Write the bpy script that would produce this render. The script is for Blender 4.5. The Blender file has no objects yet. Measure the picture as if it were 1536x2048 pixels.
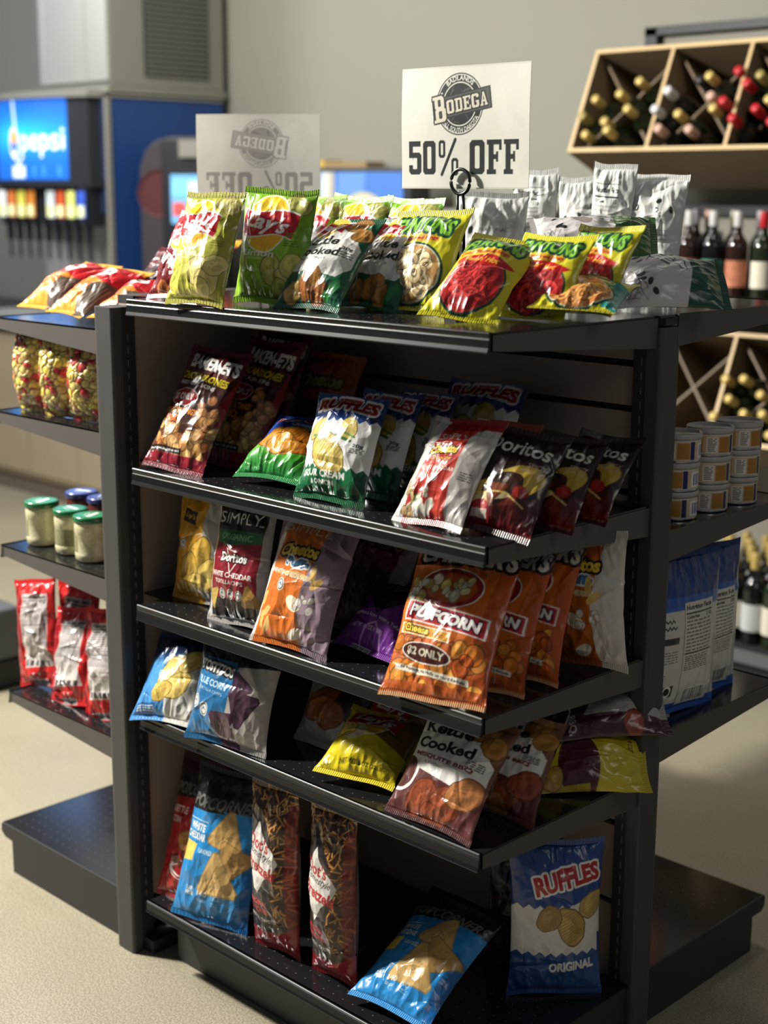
import bpy, math, random
import numpy as np
from mathutils import Matrix, Vector
D = bpy.data; S = bpy.context.scene; COL = S.collection

# ------------------------------------------------------------------ camera
FPX = 2921.9
cam_d = D.cameras.new('camera'); cam = D.objects.new('camera', cam_d); COL.objects.link(cam)
cam_d.sensor_fit = 'HORIZONTAL'; cam_d.sensor_width = 36.0; cam_d.lens = FPX/1536*36.0
yaw_, pitch_, roll_ = -0.777003, -0.218392, 0.003903
_d = Vector((math.sin(yaw_)*math.cos(pitch_), math.cos(yaw_)*math.cos(pitch_), math.sin(pitch_)))
_r = Vector((math.cos(yaw_), -math.sin(yaw_), 0)); _u = _r.cross(_d)
r2 = _r*math.cos(roll_)+_u*math.sin(roll_); u2 = _u*math.cos(roll_)-_r*math.sin(roll_)
M = Matrix((r2, u2, -_d)).transposed().to_4x4(); M.translation = Vector((2.39443, -1.67134, 1.61718))
cam.matrix_world = M; S.camera = cam
cam_d.clip_start = .05; cam_d.clip_end = 60
cam_d.dof.use_dof = True; cam_d.dof.focus_distance = 2.62; cam_d.dof.aperture_fstop = 3.4

# ------------------------------------------------------------------ world, lights, exposure
S.view_settings.view_transform = 'Standard'; S.view_settings.look = 'None'
S.view_settings.exposure = 0.0; S.view_settings.gamma = 1.0
S.view_settings.use_curve_mapping = False
W = D.worlds.new('world'); S.world = W; W.use_nodes = True
bg = W.node_tree.nodes['Background']; bg.inputs[0].default_value = (.80, .86, 1.0, 1); bg.inputs[1].default_value = .088
def area(name, loc, tgt, size, power, col=(1, 1, 1), sy=None):
    l = D.lights.new(name, 'AREA'); l.energy = power; l.color = col; l.size = size
    if sy: l.shape = 'RECTANGLE'; l.size_y = sy
    o = D.objects.new(name, l); COL.objects.link(o); o.location = loc
    o.rotation_euler = (Vector(tgt)-Vector(loc)).to_track_quat('-Z', 'Y').to_euler()
    return o
area('key_lamp', (-2.1, -1.08, 3.05), (.4, .1, 1.0), .22, 275, (1, .965, .89))
area('ceiling_lamp_right', (3.6, -.4, 3.2), (.9, .5, .9), 1.2, 10, (1, .93, .85))
area('ceiling_lamp_wine', (.2, 1.7, 3.4), (-.2, 3.0, 1.2), .5, 9, (1, .93, .78))
area('ceiling_lamp_back', (-3.0, 1.6, 3.4), (-2.8, 2.6, .8), 1.2, 42, (1, .97, .9), .6)
area('ceiling_lamp_soda', (-5.4, .2, 3.2), (-4.6, 3.1, 1.6), .9, 62, (.84, .88, 1.0))
area('ceiling_lamp_aisle', (-2.3, -.7, 3.4), (-1.6, -.4, 0), .8, 55, (1, .97, .9))

# ------------------------------------------------------------------ helpers
def lin(c):
    c = np.asarray(c, float)/255.0
    return np.where(c <= .04045, c/12.92, ((c+.055)/1.055)**2.4)
def mat(name, col, rough=.5, metal=0., emit=0., bump=0., bscale=60., spec=.5, coat=0., noise=0., trans=0., ior=1.45, alpha=1.):
    m = D.materials.new(name); m.use_nodes = True; nt = m.node_tree; b = nt.nodes['Principled BSDF']
    c = lin(col); b.inputs['Base Color'].default_value = (*c, 1)
    b.inputs['Roughness'].default_value = rough; b.inputs['Metallic'].default_value = metal
    b.inputs['Specular IOR Level'].default_value = spec; b.inputs['Coat Weight'].default_value = coat
    b.inputs['Coat Roughness'].default_value = .08
    b.inputs['Transmission Weight'].default_value = trans; b.inputs['IOR'].default_value = ior
    b.inputs['Alpha'].default_value = alpha
    if emit:
        b.inputs['Emission Color'].default_value = (*c, 1); b.inputs['Emission Strength'].default_value = emit
    tc = nt.nodes.new('ShaderNodeTexCoord')
    if bump:
        n = nt.nodes.new('ShaderNodeTexNoise'); n.inputs['Scale'].default_value = bscale; n.inputs['Detail'].default_value = 3
        bp = nt.nodes.new('ShaderNodeBump'); bp.inputs['Strength'].default_value = bump; bp.inputs['Distance'].default_value = .004
        nt.links.new(tc.outputs['Object'], n.inputs['Vector']); nt.links.new(n.outputs['Fac'], bp.inputs['Height'])
        nt.links.new(bp.outputs['Normal'], b.inputs['Normal'])
    if noise:
        n = nt.nodes.new('ShaderNodeTexNoise'); n.inputs['Scale'].default_value = bscale*.2; n.inputs['Detail'].default_value = 4
        r = nt.nodes.new('ShaderNodeValToRGB'); r.color_ramp.elements[0].color = (*(c*(1-noise)), 1); r.color_ramp.elements[1].color = (*np.minimum(c*(1+noise), 1), 1)
        nt.links.new(tc.outputs['Object'], n.inputs['Vector']); nt.links.new(n.outputs['Fac'], r.inputs[0]); nt.links.new(r.outputs[0], b.inputs['Base Color'])
    return m
def mat_print(name, rough, bump, coat, bscale=38., metal=0., emit=0., spec=.5):
    m = D.materials.new(name); m.use_nodes = True; nt = m.node_tree; b = nt.nodes['Principled BSDF']
    a = nt.nodes.new('ShaderNodeAttribute'); a.attribute_name = 'Print'
    nt.links.new(a.outputs['Color'], b.inputs['Base Color'])
    b.inputs['Roughness'].default_value = rough; b.inputs['Metallic'].default_value = metal; b.inputs['Specular IOR Level'].default_value = spec
    b.inputs['Coat Weight'].default_value = coat; b.inputs['Coat Roughness'].default_value = .12
    if emit:
        nt.links.new(a.outputs['Color'], b.inputs['Emission Color']); b.inputs['Emission Strength'].default_value = emit
    if bump:
        tc = nt.nodes.new('ShaderNodeTexCoord'); n = nt.nodes.new('ShaderNodeTexNoise')
        n.inputs['Scale'].default_value = bscale; n.inputs['Detail'].default_value = 2; n.inputs['Distortion'].default_value = .6
        bp = nt.nodes.new('ShaderNodeBump'); bp.inputs['Strength'].default_value = bump; bp.inputs['Distance'].default_value = .004
        nt.links.new(tc.outputs['Object'], n.inputs['Vector']); nt.links.new(n.outputs['Fac'], bp.inputs['Height'])
        nt.links.new(bp.outputs['Normal'], b.inputs['Normal'])
    return m
M_foil = mat_print('printed_foil', .30, .35, .35)
M_matte = mat_print('printed_paper', .55, 0, 0)
M_sheet = mat_print('laminated_sheet', .35, .12, .3, 14.)
M_label = mat_print('printed_label', .4, 0, .1)
M_back = mat_print('backlit_print', .4, 0, 0, emit=1.15)
M_steel = mat('powder_coated_black_steel', (48, 48, 50), .5, .0, spec=.5)
M_cap = mat('charcoal_post_cap', (70, 69, 68), .5); M_brk = mat('bracket_steel_lit', (84, 80, 76), .5)  # bracket sides: lighter grey with the light falling on them painted in
M_shelfm = mat('black_shelf_steel', (28, 28, 30), .13, 0, spec=.7)
M_rail = mat('black_price_rail_plastic', (22, 23, 24), .3, 0, spec=.4)
M_slot_glint = mat('slot_edge_and_glint', (95, 97, 98), .4)  # also colours the painted glints on the shelf decks
M_panel = mat('taupe_laminate', (168, 150, 136), .55, noise=.05, bscale=20)
M_groove = mat('dark_groove', (28, 26, 25), .6)

class MB:
    """collects boxes, prisms, lathes and tubes; build() links them as one mesh object"""
    def __init__(s): s.v = []; s.f = []; s.m = []; s.sm = []
    def add(s, v, f, mi=0, smooth=False):
        o = len(s.v); s.v += [tuple(p) for p in v]; s.f += [tuple(i+o for i in q) for q in f]; s.m += [mi]*len(f); s.sm += [smooth]*len(f)
    def box(s, x0, x1, y0, y1, z0, z1, mi=0):
        v = [(x, y, z) for z in (z0, z1) for y in (y0, y1) for x in (x0, x1)]
        s.add(v, [(0, 2, 3, 1), (4, 5, 7, 6), (0, 1, 5, 4), (2, 6, 7, 3), (0, 4, 6, 2), (1, 3, 7, 5)], mi)
    def prism(s, prof, a0, a1, axis='x', mi=0, smooth=False):
        n = len(prof)
        def P(a, p):
            return (a, p[0], p[1]) if axis == 'x' else ((p[0], a, p[1]) if axis == 'y' else (p[0], p[1], a))
        v = [P(a0, p) for p in prof]+[P(a1, p) for p in prof]
        f = [(i, (i+1) % n, n+(i+1) % n, n+i) for i in range(n)]+[tuple(range(n))[::-1], tuple(range(n, 2*n))]
        s.add(v, f, mi, smooth)
    def lathe(s, prof, c=(0, 0, 0), seg=32, mi=0, smooth=True):
        n = len(prof); v = []
        for k in range(seg):
            a = 2*math.pi*k/seg; v += [(c[0]+r*math.cos(a), c[1]+r*math.sin(a), c[2]+z) for r, z in prof]
        f = [(k*n+i, ((k+1) % seg)*n+i, ((k+1) % seg)*n+i+1, k*n+i+1) for k in range(seg) for i in range(n-1)]
        s.add(v, f, mi, smooth)
    def tube(s, pts, r, seg=10, mi=0, closed=False):
        pts = [Vector(p) for p in pts]; n = len(pts); v = []
        for i, p in enumerate(pts):
            t = (pts[(i+1) % n] if (closed or i < n-1) else p)-(pts[i-1] if (closed or i > 0) else p); t.normalize()
            a = t.cross(Vector((0, 0, 1)));
            if a.length < 1e-3: a = t.cross(Vector((1, 0, 0)))
            a.normalize(); b = t.cross(a)
            v += [p+a*r*math.cos(2*math.pi*k/seg)+b*r*math.sin(2*math.pi*k/seg) for k in range(seg)]
        m = n if closed else n-1
        f = [(i*seg+k, i*seg+(k+1) % seg, ((i+1) % n)*seg+(k+1) % seg, ((i+1) % n)*seg+k) for i in range(m) for k in range(seg)]
        if not closed: f += [tuple(range(seg))[::-1], tuple(range((n-1)*seg, n*seg))]
        s.add(v, f, mi, True)
    def build(s, name, mats, parent=None, bevel=0., loc=None, rot=None):
        me = D.meshes.new(name); me.from_pydata(s.v, [], s.f); me.update()
        mats = mats if isinstance(mats, (list, tuple)) else [mats]
        for m in mats: me.materials.append(m)
        me.polygons.foreach_set('material_index', s.m); me.polygons.foreach_set('use_smooth', s.sm)
        o = D.objects.new(name, me); COL.objects.link(o)
        if parent: o.parent = parent
        if loc: o.location = loc
        if rot: o.rotation_euler = rot
        if bevel:
            b = o.modifiers.new('bevel', 'BEVEL'); b.width = bevel; b.segments = 2; b.limit_method = 'ANGLE'
        return o
def tag(o, label, cat=None, group=None):
    o['label'] = label
    if cat: o['category'] = cat
    if group: o['group'] = group
    return o
def empty(name, loc=(0, 0, 0), rz=0, label=None, cat=None, group=None):
    o = D.objects.new(name, None); COL.objects.link(o); o.location = loc; o.rotation_euler = (0, 0, rz); o.empty_display_size = .05
    if label: tag(o, label, cat, group)
    return o
def copy_tree(o, parent=None):
    c = o.copy(); COL.objects.link(c); c.parent = parent
    for ch in [k for k in o.children]: copy_tree(ch, c)
    return c
def struct(o): o['kind'] = 'structure'; return o

# ------------------------------------------------------------------ print rasteriser (fills the artwork of packages and signs)
_gl = {}
def glyphs(s, bold, shear):
    k = (s, bold, shear)
    if k not in _gl:
        cu = D.curves.new('t', 'FONT'); cu.body = s; cu.size = 1; cu.offset = bold; cu.shear = shear; cu.resolution_u = 3
        o = D.objects.new('t', cu); me = o.to_mesh(); me.calc_loop_triangles()
        v = np.array([p.co[:2] for p in me.vertices]); t = np.array([t.vertices[:] for t in me.loop_triangles])
        o.to_mesh_clear(); D.objects.remove(o); D.curves.remove(cu)
        if len(v) == 0: v = np.zeros((3, 2)); t = np.zeros((0, 3), int)
        lo, hi = v.min(0), v.max(0)
        _gl[k] = ((v-lo)/np.maximum(hi-lo, 1e-6), t)
    return _gl[k]
class Cv:
    """artwork canvas: 100 units wide, H units high, origin lower left"""
    def __init__(s, w, h, res, bg):
        s.nu = max(8, int(round(w/res))+1); s.nv = max(8, int(round(h/res))+1)
        s.W, s.P = s.nu*2, s.nv*2; s.H = 100*h/w; s.k = s.W/100
        s.a = np.empty((s.P, s.W, 3)); s.a[:] = bg; s.ht = np.zeros((s.P, s.W))
    def _grid(s, x0, x1, y0, y1):
        X0, X1 = max(0, int(x0*s.k)-1), min(s.W, int(x1*s.k)+2); Y0, Y1 = max(0, int(y0*s.k)-1), min(s.P, int(y1*s.k)+2)
        if X1 <= X0 or Y1 <= Y0: return None
        gx, gy = np.meshgrid((np.arange(X0, X1)+.5)/s.k, (np.arange(Y0, Y1)+.5)/s.k)
        return X0, X1, Y0, Y1, gx, gy
    def put(s, g, m, col, a=1.):
        r = s.a[g[2]:g[3], g[0]:g[1]]; m = (np.clip(m, 0, 1)*a)[..., None]; r[:] = r*(1-m)+np.asarray(col, float)*m
    def rect(s, x0, y0, x1, y1, col, a=1., rot=0):
        cx, cy = (x0+x1)/2, (y0+y1)/2; w, h = (x1-x0)/2, (y1-y0)/2; R = math.hypot(w, h)
        g = s._grid(cx-R, cx+R, cy-R, cy+R)
        if g is None: return
        c, n = math.cos(math.radians(rot)), math.sin(math.radians(rot)); dx, dy = g[4]-cx, g[5]-cy
        u, v = dx*c+dy*n, -dx*n+dy*c; d = np.maximum(abs(u)-w, abs(v)-h); s.put(g, .5-d*s.k, col, a)
    def ell(s, cx, cy, rx, ry, col, a=1., rot=0, ring=0):
        R = max(rx, ry); g = s._grid(cx-R, cx+R, cy-R, cy+R)
        if g is None: return
        c, n = math.cos(math.radians(rot)), math.sin(math.radians(rot)); dx, dy = g[4]-cx, g[5]-cy
        u, v = dx*c+dy*n, -dx*n+dy*c; q = np.sqrt((u/rx)**2+(v/ry)**2)+1e-9; d = (q-1)*min(rx, ry)
        if ring: d = np.abs(d+ring/2)-ring/2
        s.put(g, .5-d*s.k, col, a)
    def poly(s, pts, col, a=1.):
        p = np.array(pts, float); g = s._grid(p[:, 0].min(), p[:, 0].max(), p[:, 1].min(), p[:, 1].max())
        if g is None: return
        x, y = g[4], g[5]; ins = np.zeros(x.shape, bool); n = len(p)
        for i in range(n):
            x1, y1 = p[i]; x2, y2 = p[(i+1) % n]
            if y1 != y2: ins ^= ((y1 > y) != (y2 > y)) & (x < (x2-x1)*(y-y1)/(y2-y1)+x1)
        s.put(g, ins.astype(float), col, a)
    def line(s, pts, wd, col, a=1.):
        for (x1, y1), (x2, y2) in zip(pts[:-1], pts[1:]):
            g = s._grid(min(x1, x2)-wd, max(x1, x2)+wd, min(y1, y2)-wd, max(y1, y2)+wd)
            if g is None: continue
            dx, dy = x2-x1, y2-y1; L = dx*dx+dy*dy+1e-9; t = np.clip(((g[4]-x1)*dx+(g[5]-y1)*dy)/L, 0, 1)
            d = np.hypot(g[4]-x1-t*dx, g[5]-y1-t*dy)-wd/2; s.put(g, .5-d*s.k, col, a)
    def text(s, st, cx, cy, w, h, col, bold=.0, shear=0., rot=0., out=None, ow=1., arch=0., polar=None, a=1.):
        v, t = glyphs(st, bold, shear); x = (v[:, 0]-.5)*w; y = (v[:, 1]-.5)*h
        if arch: y = y+arch*(1-(2*x/w)**2)*1.0
        if polar:                                   # (radius, centre angle deg, +1 top / -1 bottom)
            R, A, sg = polar; th = math.radians(A)-sg*x/R; rr = R+sg*y; x, y = rr*np.cos(th), rr*np.sin(th)
        c, n = math.cos(math.radians(rot)), math.sin(math.radians(rot))
        X = (cx+x*c-y*n)*s.k; Y = (cy+x*n+y*c)*s.k
        pad = int(ow*s.k)+2; X0, Y0 = int(X.min())-pad, int(Y.min())-pad; X1, Y1 = int(X.max())+pad+1, int(Y.max())+pad+1
        m = np.zeros((Y1-Y0, X1-X0)); X = X-X0; Y = Y-Y0
        for i, j, k in t:
            ax, ay, bx, by, cx_, cy_ = X[i], Y[i], X[j], Y[j], X[k], Y[k]; ar = (bx-ax)*(cy_-ay)-(cx_-ax)*(by-ay)
            if abs(ar) < 1e-9: continue
            lx, hx = int(min(ax, bx, cx_)), int(max(ax, bx, cx_))+1; ly, hy = int(min(ay, by, cy_)), int(max(ay, by, cy_))+1
            px = (np.arange(lx, hx)+.5)[None, :]; py = (np.arange(ly, hy)+.5)[:, None]; sg = 1 if ar > 0 else -1
            e = -.001
            q = (((bx-ax)*(py-ay)-(px-ax)*(by-ay))*sg >= e) & (((cx_-bx)*(py-by)-(px-bx)*(cy_-by))*sg >= e) & (((ax-cx_)*(py-cy_)-(px-cx_)*(ay-cy_))*sg >= e)
            m[ly:hy, lx:hx][q] = 1
        def blit(mm, cc):
            sx0, sy0 = max(0, -X0), max(0, -Y0); sx1, sy1 = min(mm.shape[1], s.W-X0), min(mm.shape[0], s.P-Y0)
            if sx1 > sx0 and sy1 > sy0: s.put((X0+sx0, X0+sx1, Y0+sy0, Y0+sy1), mm[sy0:sy1, sx0:sx1], cc, a)
        if out is not None:
            r = max(1, int(round(ow*s.k))); o = m.copy()
            for ang in range(0, 360, 30):
                ddx, ddy = int(round(r*math.cos(math.radians(ang)))), int(round(r*math.sin(math.radians(ang))))
                o = np.maximum(o, np.roll(np.roll(m, ddx, 1), ddy, 0))
            blit(o, out)
        blit(m, col)
    def grad(s, y0, y1, c0, c1, x0=0, x1=100):      # printed two-tone fade between inks
        g = s._grid(x0, x1, y0, y1)
        if g is None: return
        t = np.clip((g[5]-y0)/(y1-y0), 0, 1)[..., None]; s.a[g[2]:g[3], g[0]:g[1]] = np.asarray(c0, float)*(1-t)+np.asarray(c1, float)*t
    def fine(s, x0, y0, x1, y1, n, col, rnd, wd=.7):   # rows of very small print
        for i in range(n):
            y = y1-(y1-y0)*(i+.5)/n; x = x0
            while x < x1:
                L = rnd.uniform(2, 7); s.rect(x, y-wd/2, min(x+L, x1), y+wd/2, col, .8); x += L+rnd.uniform(.8, 1.6)
    def bar(s, x0, y0, x1, y1, rnd, col=(25, 25, 25)):
        s.rect(x0-1, y0-1, x1+1, y1+1, (235, 235, 230)); x = x0
        while x < x1:
            w = rnd.uniform(.4, 1.3); s.rect(x, y0, min(x+w, x1), y1, col); x += w+rnd.uniform(.5, 1.2)
    def chip(s, cx, cy, r, col, rnd, ridged=False, rot=0, asp=.75):
        c = np.array(col, float); k = math.radians(rot); ph = [rnd.uniform(0, 6.28) for _ in range(3)]
        def out(q, asp=asp):
            P = []
            for i in range(28):
                a = 2*math.pi*i/28; rr = r*q*(1+.07*math.sin(2*a+ph[0])+.05*math.sin(3*a+ph[1])+.025*math.sin(7*a+ph[2]))
                u, v = rr*math.cos(a), rr*asp*math.sin(a); P.append((cx+u*math.cos(k)-v*math.sin(k), cy+u*math.sin(k)+v*math.cos(k)))
            return P
        s.poly(out(1.05), c*.62); s.poly(out(.97), c)
        s.ell(cx-r*.2, cy+r*.12, r*.6, r*asp*.36, np.minimum(c*1.14+10, 255), .6, rot=rot+25); s.ell(cx+r*.3, cy-r*.25*asp, r*.5, r*asp*.28, c*.8, .5, rot=rot+30); s.ell(cx+r*.1, cy+r*.5*asp, r*.42, r*asp*.16, c*.86, .5, rot=rot)
        if ridged:
            t = math.radians(rot+70)
            for q in np.linspace(-.8, .8, 11):
                L = math.sqrt(1-q*q)*asp*r*.93; ox, oy = q*r*.93*math.cos(math.radians(rot)), q*r*.93*math.sin(math.radians(rot))
                dx, dy = -math.sin(math.radians(rot))*L, math.cos(math.radians(rot))*L
                s.line([(cx+ox-dx, cy+oy-dy), (cx+ox+dx, cy+oy+dy)], r*.05, c*.78, .8)
        else:
            for _ in range(5): s.ell(cx+rnd.uniform(-.5, .5)*r, cy+rnd.uniform(-.5, .5)*r*asp, r*.07, r*.05, c*.75, .6)
    def blobs(s, x0, y0, x1, y1, n, cols, r0, r1, rnd, ht=0.):
        for _ in range(n):
            c = np.array(cols[rnd.randrange(len(cols))], float)*rnd.uniform(.85, 1.1); r = rnd.uniform(r0, r1)
            cx, cy = rnd.uniform(x0, x1), rnd.uniform(y0, y1); ro = rnd.uniform(0, 180); q = rnd.uniform(.6, 1)
            s.ell(cx, cy, r, r*q, c*.6, rot=ro); s.ell(cx, cy, r*.86, r*q*.86, c, rot=ro)
            s.ell(cx-r*.2, cy+r*.25, r*.4, r*.3, np.minimum(c*1.2+12, 255), .7, rot=ro)
            if ht:
                g = s._grid(cx-r, cx+r, cy-r, cy+r)
                if g is not None:
                    d = np.clip(1-((g[4]-cx)**2+(g[5]-cy)**2)/r**2, 0, 1)**.5; z = s.ht[g[2]:g[3], g[0]:g[1]]; m = d > 0; z[m] = (d*ht*rnd.uniform(.6, 1.1))[m]
    def tri(s, cx, cy, r, rot, col, rnd):
        p = [(cx+r*math.cos(math.radians(rot+a)), cy+r*math.sin(math.radians(rot+a))) for a in (0, 14, 112, 126, 232, 246)]
        c = np.array(col, float); s.poly(p, c*.75); s.poly([(cx+(x-cx)*.94, cy+(y-cy)*.94) for x, y in p], c)
        for _ in range(int(r*1.2)):
            a, q = rnd.uniform(0, 6.28), rnd.uniform(0, .42)*r; s.ell(cx+q*math.cos(a), cy+q*math.sin(a), rnd.uniform(.6, 1.8), rnd.uniform(.5, 1.3), c*rnd.choice((.72, .82, 1.12)), .6)
    def verts(s):
        A = np.clip(s.a, 0, 255).reshape(s.nv, 2, s.nu, 2, 3).mean((1, 3)); return lin(A).reshape(-1, 3), s.ht.reshape(s.nv, 2, s.nu, 2).mean((1, 3))

def grid_obj(name, P, C, mt, parent=None, flip=False, smooth=True):
    nv, nu = P.shape[:2]; me = D.meshes.new(name); me.vertices.add(nv*nu); me.vertices.foreach_set('co', P.reshape(-1).astype(np.float32))
    i = np.arange((nv-1)*(nu-1)); r, c = i//(nu-1), i % (nu-1); a = r*nu+c
    q = np.stack([a, a+1, a+nu+1, a+nu], 1)
    if flip: q = q[:, ::-1]
    me.loops.add(q.size); me.loops.foreach_set('vertex_index', q.reshape(-1).astype(np.int32))
    me.polygons.add(len(q)); me.polygons.foreach_set('loop_start', (np.arange(len(q))*4).astype(np.int32))
    me.polygons.foreach_set('use_smooth', np.full(len(q), smooth)); me.update(calc_edges=True)
    at = me.color_attributes.new('Print', 'FLOAT_COLOR', 'POINT'); at.data.foreach_set('color', np.concatenate([C.reshape(-1, 3), np.ones((nv*nu, 1))], 1).reshape(-1).astype(np.float32))
    me.materials.append(mt); o = D.objects.new(name, me); COL.objects.link(o)
    if parent: o.parent = parent
    return o
def merge_grids(name, parts, mt, parent=None):
    """several (P, C, flip) grids as one mesh"""
    V, Q, CC, off = [], [], [], 0
    for P, C, flip in parts:
        nv, nu = P.shape[:2]; i = np.arange((nv-1)*(nu-1)); a = (i//(nu-1))*nu+i % (nu-1)
        q = np.stack([a, a+1, a+nu+1, a+nu], 1)
        if flip: q = q[:, ::-1]
        V.append(P.reshape(-1, 3)); Q.append(q+off); CC.append(np.broadcast_to(C, (nv, nu, 3)).reshape(-1, 3)); off += nv*nu
    V = np.concatenate(V); Q = np.concatenate(Q); CC = np.concatenate(CC)
    me = D.meshes.new(name); me.vertices.add(len(V)); me.vertices.foreach_set('co', V.reshape(-1).astype(np.float32))
    me.loops.add(Q.size); me.loops.foreach_set('vertex_index', Q.reshape(-1).astype(np.int32))
    me.polygons.add(len(Q)); me.polygons.foreach_set('loop_start', (np.arange(len(Q))*4).astype(np.int32))
    me.polygons.foreach_set('use_smooth', np.ones(len(Q), bool)); me.update(calc_edges=True)
    at = me.color_attributes.new('Print', 'FLOAT_COLOR', 'POINT'); at.data.foreach_set('color', np.concatenate([CC, np.ones((len(CC), 1))], 1).reshape(-1).astype(np.float32))
    me.materials.append(mt); o = D.objects.new(name, me); COL.objects.link(o)
    if parent: o.parent = parent
    return o

# ------------------------------------------------------------------ a pillow bag with crimped seals, folds and printed artwork
def bag(kind, design, pose, label, group=None, t=.055, res=.0012, seed=0, wr=1., back=(150, 150, 150), bf=1., cat='chip bag', pinch=.09, seal=.011, sag=0., top=1., **kw):
    x, y, z, yaw, lean, roll, w, h = pose
    rnd = random.Random(seed*7+3); rs = np.random.RandomState(seed)
    cv = Cv(w, h, res, (128, 128, 128)); design(cv, rnd, **kw); C, ht = cv.verts(); nu, nv = cv.nu, cv.nv; C = C.reshape(nv, nu, 3)
    U, V = np.meshgrid(np.linspace(-1, 1, nu), np.linspace(0, 1, nv))
    def shape(U, V, side):
        sv = seal/h; q = np.clip((V-sv)/(1-2*sv), 0, 1); F = np.sin(np.pi*q**(.92))**.6*(1-(1-top)*q)
        prof = np.clip(1-np.abs(U)**2.3, 0, 1)**.72; X = U*w/2*(1-pinch*F); Z = -side*(t/2)*F*prof
        Zp = V*h+np.sin(U*3.1+seed)*.0018*(1-F)+.004*(np.abs(U)**3)*np.where(V > .5, 1, -1)*(1-F)
        return X, Z, Zp, F, prof, q
    X, Z, Zp, F, prof, q = shape(U, V, 1)
    mx, my = X, V*h
    # gathers radiating from both seals
    for end in (0, 1):
        d = (q if end == 0 else 1-q)*h; ph = rs.uniform(0, 6.28, 3); fr = rs.uniform(5, 11, 3)
        g = sum((1-np.abs(np.sin(U*fr[k]*(1-.35*np.clip(d/.06, 0, 1))+ph[k])))**2 for k in range(3))/3
        Z = Z-(g-.3)*.0065*wr*np.exp(-d/.030)*np.clip(d/.004, 0, 1)*prof**.3
    # creases: sharp ridges and soft dents in the film
    for k in range(int(15*wr)+5):
        u0, v0 = rs.uniform(-w/2, w/2), rs.uniform(.08, .92)*h
        th = rs.uniform(-.6, .6)+(math.pi/2 if rs.rand() < .55 else 0); c, n = math.cos(th), math.sin(th)
        l = (mx-u0)*c+(my-v0)*n; d = -(mx-u0)*n+(my-v0)*c; L = rs.uniform(.018, .05); sg = rs.uniform(.0025, .0075); A = rs.uniform(-.0042, .0042)*wr
        Z = Z+A*np.exp(-np.abs(d)/sg)*np.exp(-(l/L)**2)*np.clip(F*2, 0, 1)
    for k in range(8):
        u0, v0 = rs.uniform(-w/2, w/2), rs.uniform(.1, .9)*h; r = rs.uniform(.015, .04)
        Z = Z+rs.uniform(-.006, .005)*wr*np.exp(-((mx-u0)**2+(my-v0)**2)/r**2)*np.clip(F*2, 0, 1)*prof**.3
    # crumpled facets: distance to scattered creasing centres
    npt = int(w*h/(.00052)); px_, py_ = rs.uniform(-w/2, w/2, npt), rs.uniform(0, h, npt); d1 = np.full(mx.shape, 9.); d2 = d1.copy()
    wx, wy = mx+.004*np.sin(my*60+seed), my+.004*np.sin(mx*70+seed)
    for a_, b_ in zip(px_, py_):
        dd = np.hypot((wx-a_)*1.25, (wy-b_)*.8); d2 = np.minimum(d2, np.maximum(d1, dd)); d1 = np.minimum(d1, dd)
    env = np.clip(F*2.2, 0, 1)*prof**.35; edge = .55+.45*np.cos(2*np.pi*np.clip(q, 0, 1))
    Z = Z-(np.minimum(d1, .03)-.012)*.26*wr*env*(.45+.55*edge)
    Z = Z-ht/100*w*np.clip(F*3, 0, 1)
    Z = Z+.0007*np.sin(X*1500)*(1-np.clip(F*6, 0, 1))
    def bend(X, Z, Zp): return np.stack([X, Z+sag*(Zp/h)**2*h, Zp], -1)
    P = bend(X, Z, Zp)
    ub, vb = np.meshgrid(np.linspace(-1, 1, max(12, nu//5)), np.linspace(0, 1, max(14, nv//5)))
    Xb, Zb, Zpb, Fb, pb, _ = shape(ub, vb, -1); bp = bend(Xb, Zb*bf+.0006, Zpb)
    bc = lin(back)
    nb = max(2, int(round(seal/h*(nv-1)))); kb = max(1, int(round(seal/h*(bp.shape[0]-1))))
    o = merge_grids(kind, [(P[nb:nv-nb], C[nb:nv-nb], False), (bp, bc, True)], M_foil)
    for nm, a, b2 in (('bottom_seal', 0, nb+1), ('top_seal', nv-nb-1, nv)):
        s_ = P[a:b2].copy(); s2 = s_.copy(); s2[..., 1] += .0008; merge_grids(nm, [(s_, C[a:b2], False), (s2, bc, True)], M_foil, o)
    o.matrix_world = Matrix.Translation((x, y, z)) @ Matrix.Rotation(yaw, 4, 'Z') @ Matrix.Rotation(lean, 4, 'X') @ Matrix.Rotation(roll, 4, 'Y')
    tag(o, label, cat, group)
    return o

# ------------------------------------------------------------------ package artwork
WH = (240, 238, 230); BK = (25, 23, 24)
def lays(c, x, y, s, rot=-7):
    c.ell(x, y, s*.5, s*.5, (250, 246, 220)); c.ell(x, y, s*.47, s*.47, (246, 205, 50)); c.ell(x+s*.06, y-s*.12, s*.34, s*.3, (247, 178, 40), .7)
    k = math.radians(rot); P = []
    for i in range(21):
        q = -1+i*.1; P.append((q*.62, .20+.07*math.sin(q*2.6)))
    for i in range(21):
        q = 1-i*.1; P.append((q*.62, -.20+.07*math.sin(q*2.6)))
    T = lambda sc: [(x+s*(a*math.cos(k)-b*sc*math.sin(k)), y+s*(a*math.sin(k)+b*sc*math.cos(k))) for a, b in P]
    c.poly(T(1.12), WH); c.poly(T(1.0), (186, 28, 38)); c.text("Lay's", x, y-s*.02, s*.98, s*.36, WH, bold=.03, shear=.35, rot=rot)
def badge(c, x, y, r, col=(70, 90, 120)):
    c.ell(x, y, r, r*1.1, WH); c.ell(x, y, r*.82, r*.92, (60, 62, 64), ring=.8); c.line([(x-r*.35, y), (x, y+r*.3), (x+r*.3, y-r*.1)], 1.2, col)
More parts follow.
